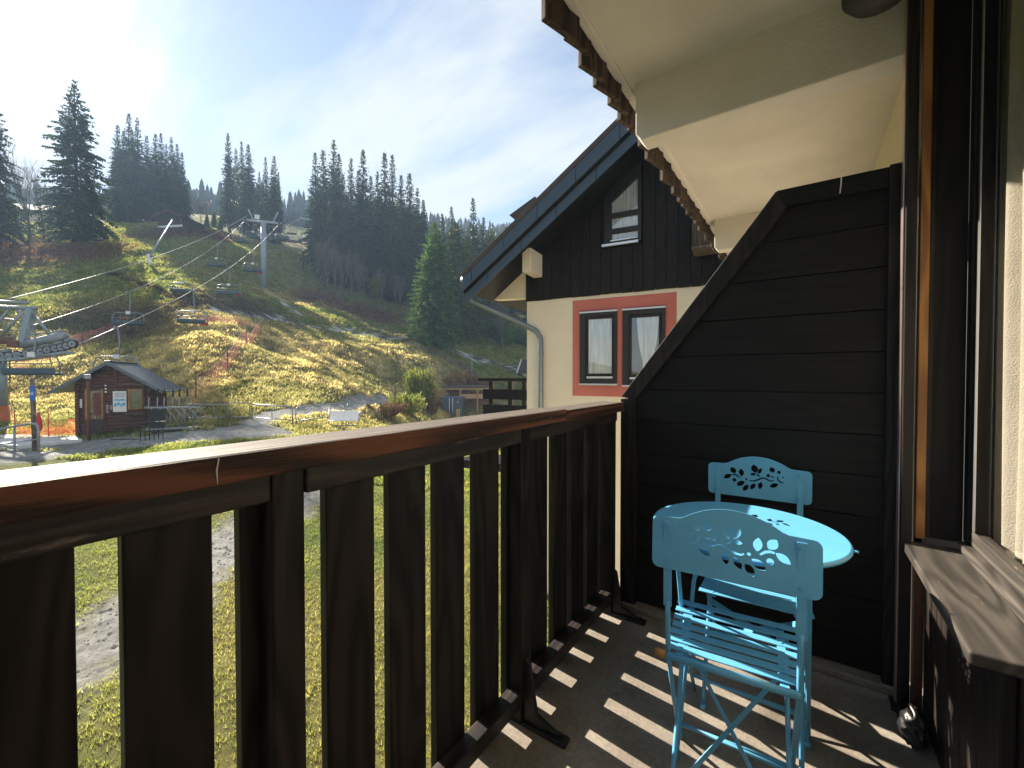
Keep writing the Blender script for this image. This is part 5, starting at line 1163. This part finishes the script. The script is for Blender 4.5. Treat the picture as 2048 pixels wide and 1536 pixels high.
# container, sheds, poles on the right
ct = thing('storage_container', 'blue grey steel container with bright lock rods beside the wood shelter', 'container', P(880, 845, 36)); cx0, cx1 = 880, 924
def CT(x, y, dt=0.0): return P(x, y, 36+dt)
q0_, q1_ = CT(cx0, 846), CT(cx1, 846); zt_ = CT(cx0, 794).z; dv_ = (q1_-q0_); dv_.z = 0; nb_ = Vector((-dv_.y, dv_.x, 0)).normalized()
MB().prism([(q0_.x, q0_.y, q0_.z), (q1_.x, q1_.y, q0_.z), (q1_.x, q1_.y, zt_), (q0_.x, q0_.y, zt_)], nb_*3.0).build('body', M_containr, ct, bevel=0.03)
for u0, u1 in ((0.04, 0.49), (0.51, 0.96)):
    a_, b_ = q0_+dv_*u0-nb_*0.03, q0_+dv_*u1-nb_*0.03
    d_ = MB().prism([(a_.x, a_.y, q0_.z+0.12), (b_.x, b_.y, q0_.z+0.12), (b_.x, b_.y, zt_-0.1), (a_.x, a_.y, zt_-0.1)], nb_*0.028).build('door', M_containr, ct, bevel=0.01)
    for zf in (0.35, 0.68): MB().bar(a_-nb_*0.01+Vector((0,0,(zt_-q0_.z)*zf)), b_-nb_*0.01+Vector((0,0,(zt_-q0_.z)*zf)), 0.02, 0.03).build('rib', M_containr, d_)
for u in (0.43, 0.58): a_ = q0_+dv_*u-nb_*0.06; MB().tube([(a_.x, a_.y, q0_.z+0.1), (a_.x, a_.y, zt_-0.08)], 0.03, 8).build('lock_rod', M_alu, ct, smooth=True)
M_yel = paint('yellow_marking', (0.62, 0.45, 0.06), rough=0.6)
for u, z0_, hh in ((0.80, 0.78, 0.06), (0.78, 0.22, 0.32), (0.88, 0.22, 0.32)): a_ = q0_+dv_*u-nb_*0.036; MB().obox((a_.x, a_.y, q0_.z+(zt_-q0_.z)*(z0_+hh/2)), dv_.normalized()*0.07, nb_*0.003, Vector((0,0,(zt_-q0_.z)*hh/2))).build('marking', M_yel, ct)
ws = thing('wood_shelter', 'open wooden shelter stacked with firewood behind the container', 'shelter', P(880, 846, 38)); 
def WS(x, y, dt=0.0): return P(x, y, 38+dt)
wq0, wq1 = WS(878, 846), WS(985, 846); wd_ = wq1-wq0; wd_.z = 0; wn_ = Vector((-wd_.y, wd_.x, 0)).normalized(); wzt = WS(900, 776).z
MB().prism([(wq0.x, wq0.y, wzt), (wq1.x, wq1.y, wzt), (wq1.x, wq1.y, wzt+0.20), (wq0.x, wq0.y, wzt+0.20)], wn_*2.6).build('roof', M_pole, ws, bevel=0.02)
for u in (0.01, 0.40, 0.72, 0.99): a_ = wq0+wd_*u; MB().obox((a_.x, a_.y, (wq0.z+wzt)/2-0.3), wd_.normalized()*0.07, wn_*0.07, Vector((0,0,(wzt-wq0.z)/2+0.28))).build('post', M_fresh, ws)
for u0, u1 in ((0.02, 0.39), (0.41, 0.71), (0.73, 0.98)):
    a_, b_ = wq0+wd_*u0, wq0+wd_*u1
    MB().bar((a_.x, a_.y, wzt-0.09), (b_.x, b_.y, wzt-0.09), 0.08, 0.15).build('rail', M_fresh, ws); MB().bar((a_.x, a_.y, wzt-0.75), (b_.x, b_.y, wzt-0.75), 0.05, 0.4 if u0 > 0.3 else 0.08).build('side_board', M_fresh, ws)
    fw = MB(); nlog = 12
    for i in range(nlog):
        for j in range(15):
            c_ = a_.lerp(b_, (i+0.5)/nlog); fw.disc((c_.x+wn_.x*0.7, c_.y+wn_.y*0.7, wq0.z+0.1+0.19*j), wn_, random.uniform(0.06, 0.11), 0.6+random.uniform(-.1, .1), 6)
    o_f = fw.build('firewood', M_firewood, ws); o_f['kind'] = 'stuff'
for x, y0_, y1_, tt_ in ((928, 770, 702, 37), (944, 770, 698, 37)): post_thing('thin_pole', 'thin upright pole behind the wood shelter, ' + ('brownish left one' if x == 928 else 'grey right one'), 'pole', G(x, 778), (P(x, y1_, tt_)-P(x, 778, tt_)).z, 0.035, M_pole if x == 928 else M_galv)
post_thing('fence_stake', 'lone wooden stake at the end of the gravel lane', 'stake', G(790, 822), 1.7, 0.05, M_pole)
post_thing('fence_stake', 'dark stake in the shaded grass right of the pylon', 'stake', G(607, 538), 2.6, 0.14, M_cabin)
rh0 = G(1046, 752); rh = thing('small_chalet', 'small chalet roof with a white bargeboard beside the corner of the neighbouring house', 'house', rh0, YAW+R(20)); trh = (rh0-CAM).dot(_F); k_ = trh/FPX
B((-2*k_, 0, -2), (60*k_, 6, 12*k_)).build('wall', M_cream, rh, local=True)
MB().prism([(-16*k_, -0.5, 6*k_), (-6*k_, -0.5, 32*k_), (70*k_, -0.5, 38*k_), (70*k_, -0.5, 6*k_)], (0, 0.6, 0)).build('roof', M_tiles, rh, local=True)
MB().bar((-17*k_, -0.56, 6*k_), (-7*k_, -0.56, 33*k_), 0.1, 4*k_, (0, -1, 0)).build('bargeboard', M_white, rh, local=True)

# ================================================================== TREES
def spruce_mesh(seed, Ht, Rb, whorls, per, dense, bare0=0.04, droop=0.35, taper=0.85, ragged=0.35, leafw=1.0):
    """needle sprays as small quads hung along drooping boughs; real metres"""
    rd = random.Random(seed); cv = []; cf = []; tk = MB()
    lean = Vector((rd.uniform(-.012, .012), rd.uniform(-.012, .012), 0))
    tk.tube([lean*h*Ht+Vector((0, 0, h*Ht)) for h in (-0.03, 0.0, 0.02, 0.1, 0.3, 0.6, 0.85, 1.0)], [Ht*x for x in (0.024, 0.0215, 0.0155, 0.0135, 0.0105, 0.006, 0.0025, 0.0005)], 9)
    def quad(c, a, b):
        i = len(cv); cv.extend([c-a-b*0.3, c+a*0.55-b, c+a*1.25, c+a*0.5+b]); cf.append((i, i+1, i+2, i+3))
    for w in range(whorls):
        f = bare0+(1-bare0)*((w+rd.uniform(-.3, .3))/whorls)
        if f > 0.995: continue
        base = lean*f*Ht+Vector((0, 0, f*Ht)); g = (1-f)/(1-bare0)
        prof = min(1.0, g**taper*1.06)*(0.70+0.30*min(1, (f-bare0)*9+0.45))
        n = per if g > 0.25 else max(4, per-2)
        a0 = rd.uniform(0, 6.28)
        for b in range(n):
            L = Rb*prof*(1-ragged*rd.random()**1.4)+0.12
            if rd.random() < 0.05: L *= 0.5
            an = a0+6.283*b/n+rd.uniform(-.3, .3); hd = Vector((math.cos(an), math.sin(an), 0)); sd_ = Vector((-hd.y, hd.x, 0))
            rise = 0.34*max(0.0, 1-g)**1.1-0.10; sagk = droop*(0.25+0.75*g)
            steps = max(3, int(L*dense))
            for s_ in range(steps):
                u = (s_+rd.random())/steps; u = 0.12+0.88*u
                z_ = rise*L*u - sagk*L*u*u + 0.13*L*max(0, u-0.72)
                c = base+hd*(L*u)+Vector((0, 0, z_)); wd_ = (0.10+0.30*(1-u)+0.05)*min(1.3, 0.35+L*0.28)*leafw
                k = rd.uniform(0.75, 1.35)*min(1.0, 0.28+0.45*L); wd_ *= min(1.0, 0.4+0.45*L)
                slope_ = Vector((hd.x, hd.y, rise-2*sagk*u)).normalized()
                quad(c, slope_*0.30*k*leafw, sd_*wd_*0.30+Vector((0, 0, rd.uniform(-.05, .05))))
                for sgn in (-1, 1):
                    if rd.random() < 0.86:
                        tw = (hd*0.55+sd_*sgn*rd.uniform(0.6, 1.1)+Vector((0, 0, -rd.uniform(0.15, 0.75)))).normalized()
                        quad(c+tw*wd_*0.9, tw*wd_*rd.uniform(0.7, 1.2), (hd*0.5+Vector((0, 0, 0.6))).normalized()*0.11*leafw*rd.uniform(.7, 1.3))
                if rd.random() < 0.65: quad(c+Vector((0, 0, -0.18*leafw)), Vector((rd.uniform(-.08, .08), rd.uniform(-.08, .08), -0.27*leafw*rd.uniform(.6, 1.3)*min(1.0, 0.2+0.45*L))), sd_*0.10*leafw)
    me = bpy.data.meshes.new('crown'); me.from_pydata([tuple(v) for v in cv], [], cf); me.update()
    return tk.mesh('trunk'), me
VAR = {}
def variant(key, *a, **k):
    VAR[key] = (*spruce_mesh(*a, **k), a[1])
variant('big', 11, 25.0, 5.6, 44, 6, 4.2, bare0=0.06, droop=0.50, taper=0.80, ragged=0.52, leafw=1.15)
variant('big2', 12, 25.0, 5.0, 42, 6, 4.2, bare0=0.08, droop=0.52, taper=0.8, ragged=0.55, leafw=1.15)
variant('tall1', 21, 22.0, 2.7, 50, 6, 4.6, bare0=0.05, droop=0.45, taper=0.72, ragged=0.42)
variant('tall2', 22, 22.0, 2.4, 48, 6, 4.6, bare0=0.10, droop=0.45, taper=0.76, ragged=0.50)
variant('tall3', 23, 22.0, 3.0, 50, 6, 4.4, bare0=0.03, droop=0.42, taper=0.85, ragged=0.45)
variant('tall4', 24, 22.0, 2.2, 46, 5, 4.6, bare0=0.12, droop=0.5, taper=0.78, ragged=0.55)
variant('lush', 31, 18.0, 3.7, 46, 8, 4.6, bare0=0.07, droop=0.40, taper=0.62, ragged=0.30)
for key, mt in (('big', M_spruce), ('big2', M_spruce), ('tall1', M_spruce), ('tall2', M_spruce), ('tall3', M_spruce), ('tall4', M_spruce), ('lush', M_light)):
    VAR[key][0].materials.append(M_bark); VAR[key][1].materials.append(mt)
vo = VAR['lush']; ol = vo[1].copy(); ol.materials.clear(); ol.materials.append(M_olive); VAR['olive'] = (vo[0], ol, vo[2])
def tree(key, label, px, top, t, group=None, wide=1.0, sink=0.15, name='spruce_tree', base=None):
    g = base if base is not None else on_ground(px, t); ztop = P(px, top, t).z; h = max(3.0, ztop-g.z)
    tm, cm, H_ = VAR[key]; e = thing(name, label, 'tree', g-Vector((0, 0, sink)), random.uniform(0, 6.28), group)
    s_ = h/H_; e.scale = (s_*wide, s_*wide, s_)
    for nm, m_ in (('trunk', tm), ('crown', cm)):
        o = bpy.data.objects.new(nm, m_); COL.objects.link(o); o.parent = e
    return e
tree('big', 'broad lone spruce with hanging boughs and a bare trunk foot at the left', 160, 162, 62, wide=1.05)
tree('big2', 'large spruce cut by the left edge of the picture', -8, 172, 57, wide=1.0)
tree('big2', 'large spruce out beyond the left edge', -190, 150, 60); tree('big', 'large spruce further out beyond the left edge', -420, 130, 58)
gC = 'tall spruces behind the log cabin'
for i, (px, tp, t) in enumerate(((243,250,86),(262,226,84),(285,238,88),(302,272,90),(252,262,94),(274,262,96),(316,268,92),(331,268,88),(347,276,90),(361,288,88),(371,306,92),(338,290,99),(236,300,92),(355,310,98))):
    tree(('tall1','tall3','tall2')[i % 3], 'tall dark spruce behind the log cabin, %s of the group from the left' % ORD[sorted((243,262,285,302,252,274,316,331,347,361,371,338,236,355)).index(px)], px, tp, t, gC, wide=1.0)
gF = 'slim spruces behind the lift pylon'
for i, (px, tp, t) in enumerate(((463,270,84),(490,284,88),(503,290,86),(479,300,94),(536,314,88),(551,311,86),(524,345,95),(561,345,94))):
    tree(('tall2','tall4','tall1')[i % 3], 'slim spruce behind the lift pylon, %s of the group from the left' % ORD[sorted((463,490,503,479,536,551,524,561)).index(px)], px, tp, t, gF)
gH = 'dark spruce stand right of the lift'
front = ((636,306,80),(652,300,83),(667,280,79),(684,306,82),(703,316,80),(729,300,78),(744,352,84),(757,345,80),(773,306,78),(788,310,81),(806,350,84),(822,346,78),(834,375,82),(848,396,80),(640,380,74),(660,400,73),(700,390,74),(735,420,73),(790,400,74),(815,430,73),(716,340,88),(690,350,90),(672,345,88),(800,372,90),(760,380,92))
rank = {p: i for i, p in enumerate(sorted(f_[0] for f_ in front))}
for i, (px, tp, t) in enumerate(front): tree(('tall3','tall1','tall2','tall3','tall4')[i % 5], 'dark spruce in the stand right of the lift, %s from its left end' % ORD[rank[px]], px, tp, t, gH, wide=1.08)
for i in range(26): px = random.uniform(640, 865); tree(('tall3','tall1','tall2')[i % 3], 'dark spruce deep inside the stand right of the lift', px, 360+(px-640)*0.22+random.uniform(-5, 70), random.uniform(84, 112), gH, wide=1.1)
tree('lush', 'fresh green spruce standing free at the right of the track', 866, 432, 46, wide=1.2, base=G(868, 694))
gK = 'olive spruces near the chalet roof'
for i, (px, tp, t) in enumerate(((915,442,60),(936,470,63),(950,394,78),(966,430,74),(980,455,76),(888,425,84),(905,410,92),(992,470,84))):
    tree('olive' if i in (0, 1, 4) else 'tall3', 'olive tinged spruce left of the chalet roof, %s from the left' % ORD[(0, 1, 4).index(i)] if i in (0, 1, 4) else 'dark spruce among the olive ones left of the chalet roof, %s from the left' % ORD[(5, 6, 2, 3, 7).index(i)], px, tp, t, gK, wide=1.2 if i in (0, 1) else 1.05)
for i in range(14): tree(('tall3', 'tall1')[i % 2], 'dark spruce rising above the chalet roof edge', random.uniform(880, 1090), random.uniform(440, 500), random.uniform(92, 125), 'spruces above the chalet roof', wide=1.1)
for i, (px, tp, t) in enumerate(((418,428,84),(432,420,88),(444,432,82))): tree('lush', 'small young spruce right of the log cabin, %s from the left' % ORD[i], px, tp, t, 'young spruces by the cabin')

# far woods, one mass up to the ridge
fv = []; ff = []
rd = random.Random(5); cnt = 0
for i in range(2300):
    px = rd.uniform(-150, 1150); t = math.exp(rd.uniform(math.log(150), math.log(320))); 
    if 560 < px < 640 and t < 175: continue
    d = ray(px, 700); x, y_ = d.x*t, d.y*t
    if fbm(np.array([x*0.03]), np.array([y_*0.03]), 5)[0] < 0.30: continue
    cnt += 1; fv.append((x, y_))
fxy = np.array(fv); fz = H(fxy[:, 0], fxy[:, 1]); V_ = []; F_ = []
for (x, y_), z_ in zip(fxy, fz):
    h = rd.uniform(9, 17); r = h*rd.uniform(0.12, 0.17); tiers = 9; rot = rd.uniform(0, 6)
    for k in range(tiers):
        f0 = 0.06+0.94*k/tiers; rr_k = r*(1-f0)**0.75+0.12; zt_k = z_+h*min(1.0, f0+0.22); m = 7
        for j in range(m):
            a = rot+6.283*j/m+k*0.7; a2 = a+6.283/m*0.95; q = rd.uniform(0.65, 1.2); b = len(V_)
            V_ += [(x, y_, zt_k), (x+rr_k*q*math.cos(a), y_+rr_k*q*math.sin(a), z_+h*f0-h*0.03*q), (x+rr_k*math.cos(a2), y_+rr_k*math.sin(a2), z_+h*f0)]; F_ += [b, b+1, b+2]
fm = np_mesh('far_spruce_wood', np.array(V_), np.array(F_), 3); fo = mobj('far_spruce_wood', fm, M_far); tag(fo, 'blue hazy spruce woods covering the far slopes', 'forest', kind='stuff')

# bare and half bare broadleaf trees
def bare_tree(seed, h, spread=0.5, depth=5, leaves=0, lmat=None, multi=1):
    rd = random.Random(seed); tw = MB(); lv = []; lf = []
    def grow(p, d, L, r, lev):
        q = p+d*L*0.5+Vector((rd.uniform(-1, 1), rd.uniform(-1, 1), 0))*L*0.05; e = p+d*L
        tw.tube([p, q, e], r, 4 if lev < depth-1 else 3, cap=False, r2=r*0.62)
        if lev >= depth:
            for _ in range(leaves):
                c = e-d*L*rd.random()+Vector((rd.uniform(-1, 1), rd.uniform(-1, 1), rd.uniform(-1, 1)))*0.25; a = Vector((rd.uniform(-1, 1), rd.uniform(-1, 1), rd.uniform(-1, 1))).normalized()*0.11; b = a.orthogonal().normalized()*0.08; i = len(lv); lv.extend([c-a, c+b, c+a, c-b]); lf.append((i, i+1, i+2, i+3))
            return
        n = rd.choice((2, 3, 3)) if lev > 0 else 4
        for i in range(n):
            ax_ = Vector((rd.uniform(-1, 1), rd.uniform(-1, 1), rd.uniform(-.2, .5))).normalized(); nd_ = (d+ax_*spread*rd.uniform(0.6, 1.2)+Vector((0, 0, 0.15))).normalized()
            grow(p+d*L*(rd.uniform(0.45, 1.0) if i else 1.0), nd_, L*rd.uniform(0.58, 0.8), r*0.55, lev+1)
    for m in range(multi):
        d0 = Vector((rd.uniform(-1, 1), rd.uniform(-1, 1), 0))*(0.0 if multi == 1 else 0.22)+Vector((0, 0, 1)); grow(Vector((0, 0, -0.2))+Vector((rd.uniform(-1, 1), rd.uniform(-1, 1), 0))*(0 if multi == 1 else 0.25), d0.normalized(), h*0.34, h*0.011, 0)
    me = tw.mesh('branches'); lm = None
    if leaves: lm = bpy.data.meshes.new('leaves'); lm.from_pydata([tuple(v) for v in lv], [], lf); lm.update()
    return me, lm
def put_bare(label, loc, meshes, scale, mat, lmat, group, name='bare_tree'):
    e = thing(name, label, 'tree', loc, random.uniform(0, 6), group); e.scale = (scale,)*3
    o = bpy.data.objects.new('branches', meshes[0]); COL.objects.link(o); o.parent = e
    if not meshes[0].materials: meshes[0].materials.append(mat)
    if meshes[1]:
        if not meshes[1].materials: meshes[1].materials.append(lmat)
        o2 = bpy.data.objects.new('leaves', meshes[1]); COL.objects.link(o2); o2.parent = e
bt1 = bare_tree(3, 15, 0.42, 5, 1); bt2 = bare_tree(4, 10, 0.40, 5, 0, multi=3); bt3 = bare_tree(9, 9, 0.45, 5, 0, multi=2); bt4 = bare_tree(14, 9, 0.5, 5, 3)
put_bare('slender broadleaf tree with a few yellow leaves, left of the broad spruce', on_ground(62, 60), bt1, 0.92, M_greybark, M_autumn, None)
put_bare('leaning half bare tree beside the foot of the broad spruce', on_ground(90, 66), bt1, 0.75, M_greybark, M_autumn, None)
put_bare('bare tree rising behind the pale house at the left', on_ground(50, 84), bt3, 1.5, M_greybark, None, None)
put_bare('small tree with orange leaves right of the log cabin', on_ground(406, 82), bt4, 0.62, M_greybark, M_autumn, None)
for i, (px, t, s_) in enumerate(((640,68,0.9),(657,69,1.15),(678,67,1.0),(702,69,1.1),(724,68,0.8),(764,70,0.85),(796,70,0.7),(650,71,1.2),(1005,62,0.9))):
    put_bare('leafless grey shrub tree by the foot of the dark spruces, %s from the left' % ORD[sorted((640,657,678,702,724,764,796,650,1005)).index(px)], on_ground(px, t), (bt2, bt3)[i % 2], s_*0.92, M_twig, None, 'bare shrubs below the spruce stand', 'bare_shrub')

# leafy bushes and dry stems
def bush(label, loc, rx, h, n, mat, seed, upright=0.6, size=0.13, group=None, name='bush'):
    rd = random.Random(seed); st_ = MB(); lv = []; lf = []
    for i in range(max(10, n//70)):
        a = rd.uniform(0, 6.28); r = rx*math.sqrt(rd.random())*0.75; tip = Vector((math.cos(a)*r*1.35, math.sin(a)*r*1.35, h*rd.uniform(0.55, 1.05)*(1-0.35*(r/rx)**2))); b = Vector((math.cos(a)*r*0.35, math.sin(a)*r*0.35, -0.1))
        st_.tube([b, b.lerp(tip, 0.5)+Vector((rd.uniform(-.1, .1), rd.uniform(-.1, .1), 0.1)), tip], 0.018, 4, cap=False, r2=0.005)
        for k in range(70):
            u = rd.random()**0.7; c = b.lerp(tip, u)+Vector((rd.gauss(0, 1), rd.gauss(0, 1), rd.gauss(0, .7)))*0.13*h*0.5
            if c.z < 0: continue
            ax_ = (Vector((rd.uniform(-1, 1), rd.uniform(-1, 1), rd.uniform(-.2, 1))).normalized()*(1-upright)+Vector((0, 0, 1))*upright+(tip-b).normalized()*0.4).normalized()*size*rd.uniform(.6, 1.4); bb = ax_.cross(Vector((rd.uniform(-1, 1), rd.uniform(-1, 1), 0.3))).normalized()*size*0.32; i_ = len(lv); lv.extend([c-ax_, c+bb, c+ax_, c-bb]); lf.append((i_, i_+1, i_+2, i_+3))
    e = thing(name, label, 'bush', loc, 0, group); st_.build('stems', M_twig, e, local=True); me = bpy.data.meshes.new('leaves'); me.from_pydata([tuple(v) for v in lv], [], lf); me.update(); mobj('leaves', me, mat, e); return e
bush('bright yellow green bush left of the container', G(838, 815), 1.0, 3.1, 3600, M_bush, 1, 0.75, 0.16)
bush('yellowing low bush in front of the bright one', G(815, 828), 1.3, 1.5, 2600, M_bush, 2, 0.4, 0.12); bush('straw coloured bush against the container', G(862, 828), 1.0, 1.9, 2600, M_brush, 3, 0.5, 0.12)
bush('low dry thicket behind the white bench', G(770, 832), 1.4, 0.9, 2200, M_brush, 4, 0.5, 0.10)
for i, px in enumerate((902, 918, 934, 950, 968)): bush('rusty dry shrub behind the wood shelter, %s from the left' % ORD[i], G(px, 772)+Vector((0, 0, -0.2)), 0.9, 1.0+0.35*((i*3) % 4), 1100, M_brush, 20+i, 0.6, 0.12, 'rusty shrubs behind the shelter')
for i, (px, py_) in enumerate(((1010, 690), (1030, 680), (1046, 690), (990, 675))): bush('round green shrub on the shaded meadow, %s from the left' % ORD[(1, 2, 3, 0)[i]], G(px, py_), 2.4, 2.8, 1500, M_light, 30+i, 0.3, 0.28, 'green shrubs by the chalet corner')
for i, (px, py_) in enumerate(((748, 590), (740, 580))): bush(('taller yellow green', 'shorter olive green')[i] + ' young tree at the foot of the spruce stand', G(px, py_+5), 1.1, 4.6-1.2*i, 1500, M_bush if i == 0 else M_olive, 40+i, 0.4, 0.2, 'young trees at the foot of the stand')

# ================================================================== HAZE
lo = -9.0
hz = B((-420, -140, lo), (320, 520, 152)).build('haze', None); hz.data.materials.clear()
mh = bpy.data.materials.new('haze_air'); mh.use_nodes = True; nt = mh.node_tree; nt.nodes.clear(); oo = nt.nodes.new('ShaderNodeOutputMaterial'); pv_ = nt.nodes.new('ShaderNodeVolumePrincipled')
pv_.inputs['Color'].default_value = (0.50, 0.72, 1.0, 1); pv_.inputs['Density'].default_value = 0.0010; pv_.inputs['Anisotropy'].default_value = 0.12
nt.links.new(pv_.outputs[0], oo.inputs['Volume']); hz.data.materials.append(mh); tag(hz, 'thin bluish haze over the slope', 'haze', kind='stuff')
